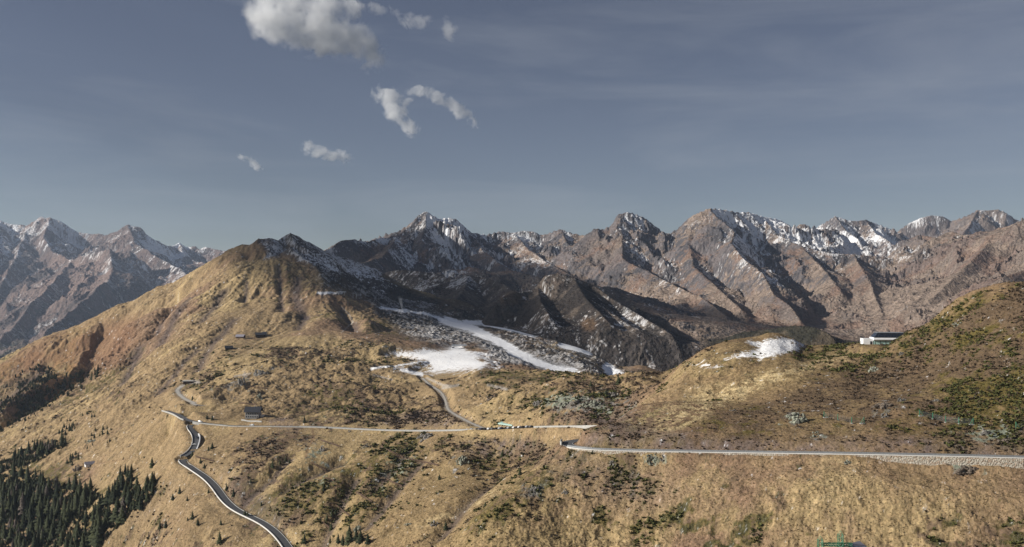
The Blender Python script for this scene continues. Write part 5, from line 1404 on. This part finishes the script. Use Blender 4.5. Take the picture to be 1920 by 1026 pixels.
def crown_mesh(seed, wid, layers, mat, ragged=.3, per=9):
    rng = random.Random(seed); vs, fs = [], []
    for k in range(layers):
        f = k / (layers - 1); z = .08 + .90 * f
        R = wid * (1 - f) ** .85 * rng.uniform(1 - ragged, 1.05) + .012
        n = max(4, int(per * (1 - .45 * f)))
        a0 = rng.uniform(0, 6.28)
        for i in range(n):
            a = a0 + 2 * math.pi * i / n + rng.uniform(-.2, .2); r = R * rng.uniform(.7, 1.12); dz = -r * rng.uniform(.25, .6)
            w = r * .42 + .01; c, s = math.cos(a), math.sin(a); o = len(vs)
            vs += [(0, 0, z + .035), (c * r * .55 - s * w, s * r * .55 + c * w, z + dz * .45), (c * r, s * r, z + dz), (c * r * .55 + s * w, s * r * .55 - c * w, z + dz * .45), (c * r * .6, s * r * .6, z + dz * .3 + .03)]
            fs += [(o, o + 1, o + 4), (o + 1, o + 2, o + 4), (o + 2, o + 3, o + 4), (o + 3, o, o + 4)]
    o = len(vs); n = 7
    vs += [(wid * .45 * math.cos(2 * math.pi * i / n), wid * .45 * math.sin(2 * math.pi * i / n), .10) for i in range(n)] + [(0, 0, 1.0)]
    fs += [(o + i, o + (i + 1) % n, o + n) for i in range(n)]
    me = bpy.data.meshes.new('crown'); me.from_pydata(vs, [], fs); me.materials.append(mat)
    return me
def trunk_mesh():
    mb = MB().tube((0, 0, -.06), (0, 0, .85), .022, 6, .006)
    me = bpy.data.meshes.new('trunk'); me.from_pydata(mb.v, [], mb.f); me.materials.append(MAT['bark'])
    return me
CROWN = [crown_mesh(1, .20, 15, SPR), crown_mesh(2, .24, 13, SPR, .4), crown_mesh(3, .16, 16, SPR), crown_mesh(4, .30, 11, SPR, .35), crown_mesh(5, .19, 14, LARCH, .45, 7), crown_mesh(6, .27, 12, SPR, .5)]
TRUNK = trunk_mesh()
rt = random.Random(77)
def tree(name, x, y, h, ci, label, group=None, cat='tree'):
    z = NEAR.ground(x, y)
    t = thing(name, label, cat, (x, y, z - .1), rt.uniform(0, 6.28), group)
    wd = rt.uniform(1.3, 1.95); t.scale = (h * wd, h * wd * rt.uniform(.9, 1.1), h)
    for nm, me in (('crown', CROWN[ci]), ('trunk', TRUNK)):
        o = bpy.data.objects.new(nm, me); COL.objects.link(o); o.parent = t
    return t
LONE = [(285, 876, 19, 5, 'broad round spruce alone on the meadow right of the white barn'), (231, 862, 6, 1, 'small spruce on the meadow above the lone broad spruce'), (270, 859, 5, 1, 'tiny spruce beside the meadow path left of the lower road bend'),
        (337, 925, 13, 1, 'spruce on the tan slope left of the lower road, upper of a loose trio'), (324, 938, 13, 0, 'leftmost spruce of the loose trio left of the lower road'), (351, 939, 10, 2, 'smallest spruce of the loose trio left of the lower road'),
        (391, 924, 9, 1, 'dark bush like spruce close under the white wall of the lower road'), (361, 973, 15, 1, 'spruce with a short one beside it, below the loose trio'), (352, 976, 7, 3, 'short round spruce touching a taller one on the tan slope'),
        (371, 985, 14, 0, 'slim spruce lower right of the pair on the tan slope'), (311, 990, 14, 0, 'right tree of a close pair at the left edge of the tan slope'), (300, 993, 17, 2, 'left tree of a close pair at the left edge of the tan slope'),
        (414, 984, 12, 2, 'slender spruce alone left of the lower road wall'), (412, 1018, 22, 1, 'big spruce with a long shadow at the bottom, left of the lower road'), (459, 966, 10, 3, 'bushy spruce leaning over the wall of the lower road'), (464, 967, 8, 3, 'small bush spruce right beside one at the road wall'),
        (361, 855, 10, 1, 'spruce just above the bend of the lower road'), (376, 869, 11, 0, 'spruce right of the bend, on the uphill side of the lower road'), (383, 877, 9, 1, 'second spruce uphill of the lower road after the bend'), (511, 876, 12, 1, 'spruce left of a pair on the slope below the mid road'),
        (536, 865, 12, 0, 'tallest spruce of the dark hedge row under the mid road'), (525, 870, 9, 3, 'round spruce in the middle of the dark hedge row under the mid road'), (543, 868, 8, 3, 'low spruce at the right end of the dark hedge row'), (425, 920, 13, 0, 'slim spruce uphill of the lower road at its steepest part'),
        (438, 930, 15, 1, 'dark spruce uphill of the lower road at its steepest part'), (398, 841, 12, 1, 'spruce right of the short dark road below the junction'), (391, 845, 9, 3, 'round dark spruce by the short dark road'), (470, 905, 9, 2, 'small spruce in the heath between the two roads'),
        (490, 948, 9, 3, 'round bush spruce above the lower road curve'), (607, 920, 14, 0, 'spruce beside the brown gully in the middle of the slope'), (613, 975, 14, 1, 'left tree of the dark trio at the foot of the brown gully'), (622, 968, 15, 0, 'tallest of the dark trio at the foot of the brown gully'),
        (629, 964, 11, 2, 'right tree of the dark trio at the foot of the brown gully'), (621, 994, 14, 3, 'dark bush tree with a long shadow under the trio'), (571, 1018, 17, 1, 'spruce at the bottom edge right of the lower road'), (634, 1018, 17, 0, 'spruce at the bottom left of the big dark clump'),
        (619, 1019, 14, 2, 'slender spruce at the bottom, second left of the big dark clump'), (655, 1018, 34, 3, 'largest dark tree of the big clump at the bottom'), (668, 1012, 26, 1, 'middle tree of the big dark clump at the bottom'), (676, 1016, 22, 5, 'right tree of the big dark clump at the bottom'),
        (690, 1018, 18, 5, 'low wide tree right of the big dark clump'), (643, 1022, 20, 0, 'left tree of the big dark clump at the bottom'), (687, 951, 9, 2, 'tiny slim spruce in the middle of the open tan slope'), (824, 899, 10, 3, 'round dark bush on the slope below the grey pinnacle'),
        (942, 855, 10, 3, 'dark round bush under the brown embankment by the mid road'), (975, 890, 14, 3, 'large dark bush in the hollow left of the spur'), (910, 955, 14, 3, 'dark bush in the gully at the foot of the spur'), (836, 993, 16, 5, 'brownish tall bush near the bottom right of the gully'),
        (571, 792, 12, 1, 'spruce standing directly above the mid road'), (516, 783, 5, 1, 'small spruce right of the dark roofed house'), (900, 1020, 12, 1, 'spruce at the bottom edge in the gully'), (855, 1018, 10, 3, 'low bush at the bottom edge left of the gully spruce'),
        (1137, 742, 14, 3, 'dark round pine on the crag above the far road'), (1153, 743, 9, 3, 'small dark pine right of the round pine above the far road'), (1085, 745, 9, 3, 'small dark bush on the bank above the far road'), (1160, 720, 16, 5, 'wide dark pine on the skyline bench below the pistes'),
        (1108, 725, 12, 5, 'dark pine thicket left of the wide pine on the bench'), (1050, 740, 10, 5, 'dark pine low on the bench, leftmost on the skyline bank'), (361, 750, 8, 3, 'bush in the loop of the gravel hairpin'), (398, 787, 9, 5, 'dark bush right above the road junction'), (388, 785, 8, 3, 'bush directly above the road junction'),
        (300, 776, 4, 1, 'tiny dark spruce left of the upper bend'), (206, 828, 7, 0, 'right tree of a small pair on the green grey scree'), (201, 831, 7, 2, 'left tree of a small pair on the green grey scree'),
        (155, 780, 7, 0, 'left spruce of two upright ones above the brown dome'), (163, 777, 6, 0, 'thin spruce between upright ones above the brown dome'), (172, 783, 8, 2, 'tall upright spruce above the brown dome'), (177, 782, 7, 0, 'rightmost upright spruce above the brown dome'),
        (126, 790, 6, 1, 'left of two dark dots of spruce on the pale meadow'), (131, 789, 6, 0, 'right of two dark dots of spruce on the pale meadow'), (61, 829, 6, 1, 'single small spruce on the lower pale meadow'), (48, 803, 5, 1, 'small bush near the edge of the shaded ravine')]
for (a, b_, hp, ci, lab) in LONE:
    p = NEAR.hit(a, b_, 480 if a < 1000 else 560, 1300)
    tree('spruce_tree' if ci != 5 else 'dwarf_pine', p.x, p.y, hp * p.y / F * 1.05, ci, lab)
def inside(poly, x, y):
    c = False
    for i in range(len(poly)):
        (x1, y1), (x2, y2) = poly[i], poly[(i + 1) % len(poly)]
        if (y1 > y) != (y2 > y) and x < (x2 - x1) * (y - y1) / (y2 - y1) + x1: c = not c
    return c
def wood(poly, n, h0, h1, label, group, larch=.0, y0=560, y1=1300):
    x0, x1 = min(q[0] for q in poly), max(q[0] for q in poly); ya, yb = min(q[1] for q in poly), max(q[1] for q in poly)
    k = 0; got = []
    while len(got) < n and k < n * 60:
        k += 1
        a, b_ = rt.uniform(x0, x1), rt.uniform(ya, yb)
        if not inside(poly, a, b_): continue
        if any(abs(a - q[0]) < 3.6 and abs(b_ - q[1]) < 4.0 for q in got): continue
        got.append((a, b_))
    got.sort(key=lambda q: q[1])
    for a, b_ in got:
        p = NEAR.hit(a, b_, y0, y1)
        lr = rt.random() < larch
        l2 = ('bare grey larch in ' if lr else 'dark spruce in ') + label
        tree('larch_tree' if lr else 'spruce_tree', p.x, p.y, rt.uniform(h0, h1) * rt.choice([.6, .75, .85, .85, 1.0]), 4 if lr else rt.choice([0, 0, 1, 2, 2, 1]), l2, ('bare larches of ' if lr else 'spruces of ') + group)
wood([(0, 905), (40, 880), (85, 905), (120, 915), (180, 920), (186, 935), (160, 960), (140, 985), (100, 1010), (85, 1050), (0, 1050)], 135, 13, 23, 'the dense wood at the lower left corner', 'the lower left wood', .12, 560, 1100)
wood([(84, 1045), (110, 1015), (150, 985), (185, 950), (215, 925), (235, 925), (250, 945), (225, 985), (190, 1015), (150, 1045)], 52, 12, 20, 'the tongue of wood reaching up toward the lone broad spruce', 'the wood tongue', .04, 560, 1100)
wood([(218, 918), (225, 895), (248, 884), (252, 905), (240, 925)], 12, 12, 18, 'the tall clump left below the lone broad spruce', 'the tall clump')
wood([(255, 915), (285, 903), (302, 905), (295, 925), (262, 955), (245, 960)], 22, 9, 13, 'the low hedge of trees ending under the lone broad spruce', 'the low hedge')
wood([(0, 870), (50, 845), (118, 822), (128, 832), (95, 852), (60, 868), (0, 892)], 44, 9, 15, 'the upper band of trees left of the white barn', 'the upper band', .05, 700, 1300)
wood([(124, 865), (140, 850), (150, 858), (142, 872), (126, 875)], 8, 7, 10, 'the small clump directly left of the white barn', 'the barn clump', 0, 700, 1200)
wood([(105, 815), (122, 800), (140, 796), (145, 806), (118, 818)], 12, 6, 9, 'the short tree row under the pale meadow', 'the short tree row', 0, 800, 1400)
wood([(155, 835), (175, 805), (205, 800), (215, 806), (190, 826), (165, 845)], 14, 4, 7, 'the loose shrubs right of the upper tree band', 'the loose shrubs', 0, 800, 1400)
wood([(168, 712), (180, 692), (188, 690), (188, 705), (175, 716)], 9, 9, 14, 'the clump on the edge of the shaded ravine', 'the ravine edge clump', 0, 1250, 1800)

# ------------------------------------------------------------------ ground cover that nobody could count
def scatter(name, label, cat, mat, prob, n, h0, h1, wide, seed, blades, tmax=None, hfun=None):
    """clumps of small leaf faces on the vertices of the near ground, chosen by probability"""
    rs = np.random.RandomState(seed)
    w = (prob * area).ravel(); w = w / w.sum()
    pick = rs.choice(len(w), n, p=w)
    j = rs.rand(2, n) - .5
    x = X.ravel()[pick] + j[0] * 1.2; y = Y.ravel()[pick] + j[1] * 1.2
    z = NEAR.at(NEAR.Z, x, y)
    h = h0 + (h1 - h0) * rs.rand(n) ** 2
    if hfun is not None: h *= hfun(y)
    vs = np.zeros((n, blades, 4, 3), np.float32)
    for b_ in range(blades):
        a = rs.rand(n) * 6.283; ti = rs.rand(n) * .9 + .15
        c, s = np.cos(a), np.sin(a); r0 = h * wide * .30 * rs.rand(n); L = h * (.7 + .5 * rs.rand(n)); bw = h * wide * (.28 + .22 * rs.rand(n))
        bx, by = x + c * r0, y + s * r0
        ex, ey, ez = c * L * np.sin(ti) * wide, s * L * np.sin(ti) * wide, L * np.cos(ti)
        for q, (fa, fs_) in enumerate(((0.0, -.6), (0.0, .6), (.75, 1.0), (1.0, -.7))):
            vs[:, b_, q, 0] = bx + ex * fa - s * bw * fs_; vs[:, b_, q, 1] = by + ey * fa + c * bw * fs_
            vs[:, b_, q, 2] = z - .12 + (ez + .12) * fa
    v = vs.reshape(-1, 3); m = len(v) // 4
    me = bpy.data.meshes.new(name)
    me.vertices.add(len(v)); me.vertices.foreach_set('co', v.ravel())
    me.loops.add(m * 4); me.loops.foreach_set('vertex_index', np.arange(m * 4, dtype=np.int32))
    me.polygons.add(m); me.polygons.foreach_set('loop_start', np.arange(0, m * 4, 4, dtype=np.int32)); me.update()
    me.materials.append(mat)
    o = bpy.data.objects.new(name, me); COL.objects.link(o)
    return tag(o, label, cat, None, 'stuff')
ln_ = math.log(NEAR.y1 / NEAR.y0) / (NEAR.rows - 1)
inv = (VPX > -30) & (VPX < 1950) & (VPY < 1060) & (Y < 1250)
free = np.clip(sstep(3.5, 6, dr), 0, 1) * (1 - np.clip(snow * 3, 0, 1)) * (1 - np.clip(grav * 3, 0, 1)) * (1 - path) * inv
area = Y                     # equal weight per area seen: a vertex covers y*y of ground but shrinks with distance
onn = sstep(0, 400, 400 - np.abs(Y - 0) * 0 )  # all
jun = free * heath ** 1.6 * sstep(-0.2, 0.8, kind + greenb + 0.5 * s_fine) * (1 - 0.75 * wash * sstep(0.6, -0.3, kind + 0.6 * s_patch))
hea = free * (0.9 * heath * sstep(0.2, -0.8, kind + greenb) + 0.8 * np.clip(scrub, 0, 1) + 0.004 + 0.5 * wash)
pf = sstep(-0.2, 1.0, N(T15, X, Y, 520, .9, .77) + 0.6 * s_patch)
jun = jun * pf; hea = hea * (0.15 + 0.85 * pf)
near_w = (420.0 / np.clip(Y, 380, 2000)) ** 0.6
scatter('juniper_shrubs', 'low dark green juniper and alpine rose shrubs over the near slopes', 'shrubs', JUN, jun * near_w, 15000, .5, 1.7, 1.2, 11, 7, hfun=lambda y: 0.8 + 0.5 * sstep(450, 900, y))
scatter('heath_shrubs', 'brown leafless heath and dwarf shrubs over the near slopes', 'shrubs', HEA, hea * near_w, 22000, .4, 1.4, 1.1, 12, 7, hfun=lambda y: 0.8 + 0.5 * sstep(450, 900, y))
scatter('dry_grass', 'dry straw coloured grass tussocks on the near slopes', 'grass', GRS, free * (1 - 0.8 * heath) * (1 - 0.7 * wash) * (1 - rmask) * near_w ** 2 * (Y < 900), 36000, .2, .5, 1.0, 13, 5)
rav = inpoly(VPX, VPY, [(0, 735), (60, 690), (95, 690), (110, 720), (150, 690), (165, 700), (150, 725), (80, 770), (0, 812)], 8) * (Y > 1150) * (Y < 1800)
scatter('ravine_wood', 'far dark conifers filling the shaded ravine at the left edge', 'wood', SPR, rav * (0.08 + sstep(0.1, 1.0, s_patch)), 1100, 3.0, 9.0, .36, 14, 8)

wd_ = inpoly(VPX, VPY, [(-20, 905), (40, 882), (85, 905), (120, 915), (180, 920), (186, 935), (160, 960), (140, 985), (100, 1010), (85, 1060), (-20, 1060)], 6) + inpoly(VPX, VPY, [(84, 1045), (110, 1015), (150, 985), (185, 950), (215, 925), (250, 930), (250, 945), (225, 985), (190, 1015), (150, 1045)], 5) \
    + inpoly(VPX, VPY, [(250, 920), (285, 905), (302, 907), (295, 925), (262, 955), (245, 960)], 4) + inpoly(VPX, VPY, [(0, 872), (50, 848), (118, 826), (128, 834), (95, 854), (60, 870), (0, 892)], 4) * .7
scatter('forest_undergrowth', 'low young conifers and scrub between the trees of the lower left wood', 'undergrowth', SPR, np.clip(wd_, 0, 1) * (Y > 560) * (Y < 1300) * sstep(-.6, .6, s_patch + .5 * s_fine), 4200, 1.0, 5.5, .5, 21, 9)
# ------------------------------------------------------------------ skiers: one continuous skinned body each
def person_proto(coat, seed):
    J = [((0, 0, .95), .13), ((0, 0, 1.15), .14), ((0, .02, 1.40), .15), ((0, .03, 1.52), .06), ((0, .02, 1.60), .085), ((0, .02, 1.74), .075),
         ((-.20, .03, 1.42), .07), ((-.30, -.02, 1.18), .055), ((-.27, -.22, 1.05), .045), ((-.26, -.30, 1.03), .04), ((.20, .03, 1.42), .07), ((.31, -.02, 1.18), .055), ((.28, -.22, 1.05), .045), ((.27, -.30, 1.03), .04),
         ((-.11, 0, .90), .11), ((-.14, -.12, .52), .08), ((-.14, .02, .12), .06), ((-.14, -.16, .05), .055), ((.11, 0, .90), .11), ((.14, -.12, .52), .08), ((.14, .02, .12), .06), ((.14, -.16, .05), .055)]
    E = [(0, 1), (1, 2), (2, 3), (3, 4), (4, 5), (2, 6), (6, 7), (7, 8), (8, 9), (2, 10), (10, 11), (11, 12), (12, 13), (0, 14), (14, 15), (15, 16), (16, 17), (0, 18), (18, 19), (19, 20), (20, 21)]
    me = bpy.data.meshes.new('person'); me.from_pydata([j[0] for j in J], E, [])
    o = bpy.data.objects.new('person', me); COL.objects.link(o)
    sk = o.modifiers.new('skin', 'SKIN'); me.update()
    for d, j in zip(me.skin_vertices[0].data, J): d.radius = (j[1], j[1])
    me.skin_vertices[0].data[0].use_root = True
    o.modifiers.new('sub', 'SUBSURF').levels = 1
    me.materials.append(coat)
    MB().tube((0, .02, 1.70), (0, .02, 1.84), .125, 10, .07).build('helmet', 'darksteel', o)
    for s_ in (-.14, .14): MB().box((s_, -.1, .01), (.10, 1.75, .03)).build('ski', 'darksteel', o)
    for s_ in (-1, 1): MB().tube((s_ * .28, -.30, 1.05), (s_ * .36, -.05, .02), .015, 4).build('ski_pole', 'steel', o)
    return o
PP = [person_proto(CM['black'], 1), person_proto(CM['dark blue'], 2)]
for i, (a, b_, lab) in enumerate(((836, 671, 'skier in dark clothes near the middle of the big snow field'), (845, 674, 'skier in dark blue clothes right of the middle of the snow field'), (824, 664, 'skier in dark clothes on the upper half of the snow field'),
                                  (817, 660, 'skier in dark blue clothes near the upper rim of the snow field'), (780, 662, 'skier in dark clothes furthest left on the snow field'), (862, 664, 'skier in dark blue clothes furthest right, below the chairlift station'))):
    o = PP[i] if i < 2 else copy_tree(PP[i % 2])
    p = site(a, b_, 950, 1300); o.location = p; o.rotation_euler = (0, 0, i * 1.1)
    tag(o, lab, 'person')
# ------------------------------------------------------------------ unseen clouds added beyond the left edge to shade the middle valley
def shade_cloud(cx, cy, rx, ry, thick, dens, t, seed):
    rng = np.random.RandomState(seed)
    base = Vector((cx, cy, 0)) + sv * t
    bm = bmesh.new()
    bmesh.ops.create_icosphere(bm, subdivisions=5, radius=1)
    for v in bm.verts:
        d = v.co.normalized()
        q = 1 + 0.22 * samp(T18, np.array([d.x * .13 + seed * .1]), np.array([d.y * .13 + d.z * .05]))[0]
        v.co = Vector((d.x * rx * q, d.y * ry * q, d.z * thick * (0.8 + 0.35 * q) * (0.55 if d.z < 0 else 1.0)))
    me = bpy.data.meshes.new('cloud'); bm.to_mesh(me); bm.free()
    o = bpy.data.objects.new('cloud', me); COL.objects.link(o)
    o.location = base
    m = bpy.data.materials.new('shade_cloud_vapour'); m.use_nodes = True
    tr = m.node_tree; tr.nodes.clear()
    out = tr.nodes.new('ShaderNodeOutputMaterial'); v = tr.nodes.new('ShaderNodeVolumePrincipled')
    v.inputs['Color'].default_value = (1, 1, 1, 1); v.inputs['Density'].default_value = dens; v.inputs['Anisotropy'].default_value = 0.5
    tr.links.new(v.outputs[0], out.inputs['Volume'])
    me.materials.append(m)
    return o
tag(shade_cloud(-165, 2120, 245, 760, 90, 0.010, 3600, 3), 'added flat cloud out of view at far left, shading the dark mountain flank', 'cloud')
tag(shade_cloud(275, 2300, 320, 560, 100, 0.009, 3600, 8), 'added flat cloud out of view at far left, shading the rocky knoll', 'cloud')
tag(shade_cloud(-10, 3560, 335, 760, 120, 0.0085, 3600, 12), 'added flat cloud out of view at far left, shading the slopes below the main peak', 'cloud')
# ------------------------------------------------------------------ clouds in the sky
def cloud(label, lumps, D, dens, scale, thr, seed):
    """lumps: (px, py, rx, ry, angle) in photo pixels; a volume whose density is eroded by noise"""
    k = D / F
    cx = sum(l[0] for l in lumps) / len(lumps); cy = sum(l[1] for l in lumps) / len(lumps)
    o0 = Vector(P(cx, cy, D))
    x0 = min(l[0] - max(l[2], l[3]) * 1.5 for l in lumps); x1 = max(l[0] + max(l[2], l[3]) * 1.5 for l in lumps)
    y0 = min(l[1] - max(l[2], l[3]) * 1.3 for l in lumps); y1 = max(l[1] + max(l[2], l[3]) * 1.3 for l in lumps)
    dy = max(l[3] for l in lumps) * 1.5 * k
    bm = bmesh.new(); bmesh.ops.create_icosphere(bm, subdivisions=3, radius=1)
    hx, hz = (x1 - x0) / 2 * k * 1.05, (y1 - y0) / 2 * k * 1.05
    mx, mz = ((x0 + x1) / 2 - cx) * k, (cy - (y0 + y1) / 2) * k
    for v in bm.verts:
        c = v.co
        q = max(abs(c.x), abs(c.z)); p_ = (abs(c.x) ** 3 + abs(c.y) ** 3 + abs(c.z) ** 3) ** (1 / 3)
        v.co = Vector((c.x / p_ * hx + mx, c.y / p_ * dy * 1.3, c.z / p_ * hz + mz))
    me = bpy.data.meshes.new('cloud'); bm.to_mesh(me); bm.free()
    o = bpy.data.objects.new('cloud', me); COL.objects.link(o); o.location = o0
    m = bpy.data.materials.new('cumulus'); m.use_nodes = True; t = m.node_tree; t.nodes.clear(); L = t.links.new
    out = t.nodes.new('ShaderNodeOutputMaterial'); vol = t.nodes.new('ShaderNodeVolumePrincipled'); vol.inputs['Color'].default_value = (.975, .987, 1, 1); vol.inputs['Anisotropy'].default_value = 0.0
    tc = t.nodes.new('ShaderNodeTexCoord'); last = None
    wp = t.nodes.new('ShaderNodeTexNoise'); wp.inputs['Scale'].default_value = 1.3 / scale; wp.inputs['Detail'].default_value = 3
    L(tc.outputs['Object'], wp.inputs['Vector'])
    ws = t.nodes.new('ShaderNodeVectorMath'); ws.operation = 'MULTIPLY_ADD'; ws.inputs[1].default_value = (scale * .9,) * 3; ws.inputs[2].default_value = (-scale * .45,) * 3
    L(wp.outputs['Color'], ws.inputs[0])
    wa = t.nodes.new('ShaderNodeVectorMath'); wa.operation = 'ADD'; L(tc.outputs['Object'], wa.inputs[0]); L(ws.outputs[0], wa.inputs[1])
    for (px, py, rx, ry, an) in lumps:
        mp = t.nodes.new('ShaderNodeMapping'); mp.vector_type = 'TEXTURE'
        mp.inputs['Location'].default_value = ((px - cx) * k, 0, (cy - py) * k); mp.inputs['Rotation'].default_value = (0, math.radians(an), 0)
        mp.inputs['Scale'].default_value = (rx * k, min(ry * 0.75, rx) * k, ry * k)
        L(wa.outputs[0], mp.inputs['Vector'])
        le = t.nodes.new('ShaderNodeVectorMath'); le.operation = 'LENGTH'; L(mp.outputs[0], le.inputs[0])
        su = t.nodes.new('ShaderNodeMath'); su.operation = 'SUBTRACT'; su.inputs[0].default_value = 1.0; L(le.outputs['Value'], su.inputs[1])
        if last is None: last = su
        else:
            mxn = t.nodes.new('ShaderNodeMath'); mxn.operation = 'SMOOTH_MAX'; mxn.inputs[2].default_value = .25; L(last.outputs[0], mxn.inputs[0]); L(su.outputs[0], mxn.inputs[1]); last = mxn
    no = t.nodes.new('ShaderNodeTexNoise'); no.inputs['Scale'].default_value = 1.0 / scale; no.inputs['Detail'].default_value = 7; no.inputs['Roughness'].default_value = .74; no.inputs['Distortion'].default_value = .5; no.inputs['Detail'].default_value = 9
    of = t.nodes.new('ShaderNodeVectorMath'); of.operation = 'ADD'; of.inputs[1].default_value = (seed * 777.0, seed * 311.0, 0); L(tc.outputs['Object'], of.inputs[0]); L(of.outputs[0], no.inputs['Vector'])
    nm = t.nodes.new('ShaderNodeMath'); nm.operation = 'MULTIPLY_ADD'; nm.inputs[1].default_value = 3.6; nm.inputs[2].default_value = -1.8 - thr; L(no.outputs['Fac'], nm.inputs[0])
    ad = t.nodes.new('ShaderNodeMath'); ad.operation = 'ADD'; L(last.outputs[0], ad.inputs[0]); L(nm.outputs[0], ad.inputs[1])
    # nothing outside the lumps
    mr = t.nodes.new('ShaderNodeMapRange'); mr.inputs[1].default_value = 0.0; mr.inputs[2].default_value = .55; mr.inputs[3].default_value = 0; mr.inputs[4].default_value = dens; L(ad.outputs[0], mr.inputs[0])
    ed = t.nodes.new('ShaderNodeMapRange'); ed.inputs[1].default_value = -.25; ed.inputs[2].default_value = .15; L(last.outputs[0], ed.inputs[0])
    fi = t.nodes.new('ShaderNodeMath'); fi.operation = 'MULTIPLY'; L(mr.outputs[0], fi.inputs[0]); L(ed.outputs[0], fi.inputs[1])
    L(fi.outputs[0], vol.inputs['Density']); L(vol.outputs[0], out.inputs['Volume'])
    m.cycles.volume_step_rate = 0.4
    me.materials.append(m)
    return tag(o, label, 'cloud')
cloud('largest bright white cloud, cut by the top edge left of centre', [(600, 45, 90, 40, 14), (512, 34, 46, 44, 10), (535, 5, 60, 30, 0), (610, 12, 60, 26, 0), (655, 70, 62, 30, 38), (700, 100, 34, 26, 55), (590, 78, 80, 26, 8), (690, 122, 24, 12, -10), (660, 22, 24, 22, 60)], 9000, .0080, 200, -.16, 1)
cloud('pale bow shaped cloud below and right of the largest cloud', [(728, 182, 34, 20, 20), (742, 208, 32, 22, 40), (768, 236, 26, 18, 50), (778, 246, 14, 10, 20), (790, 172, 34, 11, 4), (820, 184, 36, 12, 20), (858, 205, 38, 14, 34), (888, 226, 18, 9, 55), (762, 190, 20, 8, -20)], 9000, .0105, 130, .04, 2)
cloud('small flat cloud with a ragged top above the left mountain', [(598, 284, 32, 14, 14), (632, 294, 28, 12, 10), (586, 274, 18, 8, 30), (640, 288, 10, 10, 60)], 9500, .012, 100, .03, 3)
cloud('tiny slanting cloud, lowest and furthest left of the white ones', [(456, 295, 18, 6, 14), (473, 304, 16, 8, 40), (484, 314, 10, 9, 30)], 9500, .013, 80, .02, 4)
cloud('thin torn veil of cloud right of the largest cloud', [(712, 18, 24, 12, 20), (742, 24, 22, 7, 45), (778, 40, 34, 16, 8), (800, 36, 20, 10, -20), (842, 55, 16, 26, -20)], 9000, .0042, 150, .10, 5)
# ------------------------------------------------------------------ mountain air
def haze_box():
    bm = bmesh.new(); bmesh.ops.create_cube(bm, size=1)
    lo, hi = Vector((-7000, -300, zf - 5)), Vector((7000, 10700, max(float(FARS.Z.max()), float(MNT.Z.max())) + 20))
    for v in bm.verts:
        v.co = Vector([lo[i] if v.co[i] < 0 else hi[i] for i in range(3)])
    me = bpy.data.meshes.new('haze'); bm.to_mesh(me); bm.free()
    o = bpy.data.objects.new('haze', me); COL.objects.link(o)
    o['kind'] = 'stuff'; o['label'] = 'thin blue mountain haze over the whole valley'; o['category'] = 'haze'
    m = bpy.data.materials.new('haze_air'); m.use_nodes = True
    t = m.node_tree; t.nodes.clear()
    out = t.nodes.new('ShaderNodeOutputMaterial'); v = t.nodes.new('ShaderNodeVolumePrincipled')
    v.inputs['Color'].default_value = (0.60, 0.75, 1.0, 1)
    v.inputs['Density'].default_value = 2.6e-5
    v.inputs['Anisotropy'].default_value = 0.2
    t.links.new(v.outputs[0], out.inputs['Volume'])
    me.materials.append(m)
haze_box()
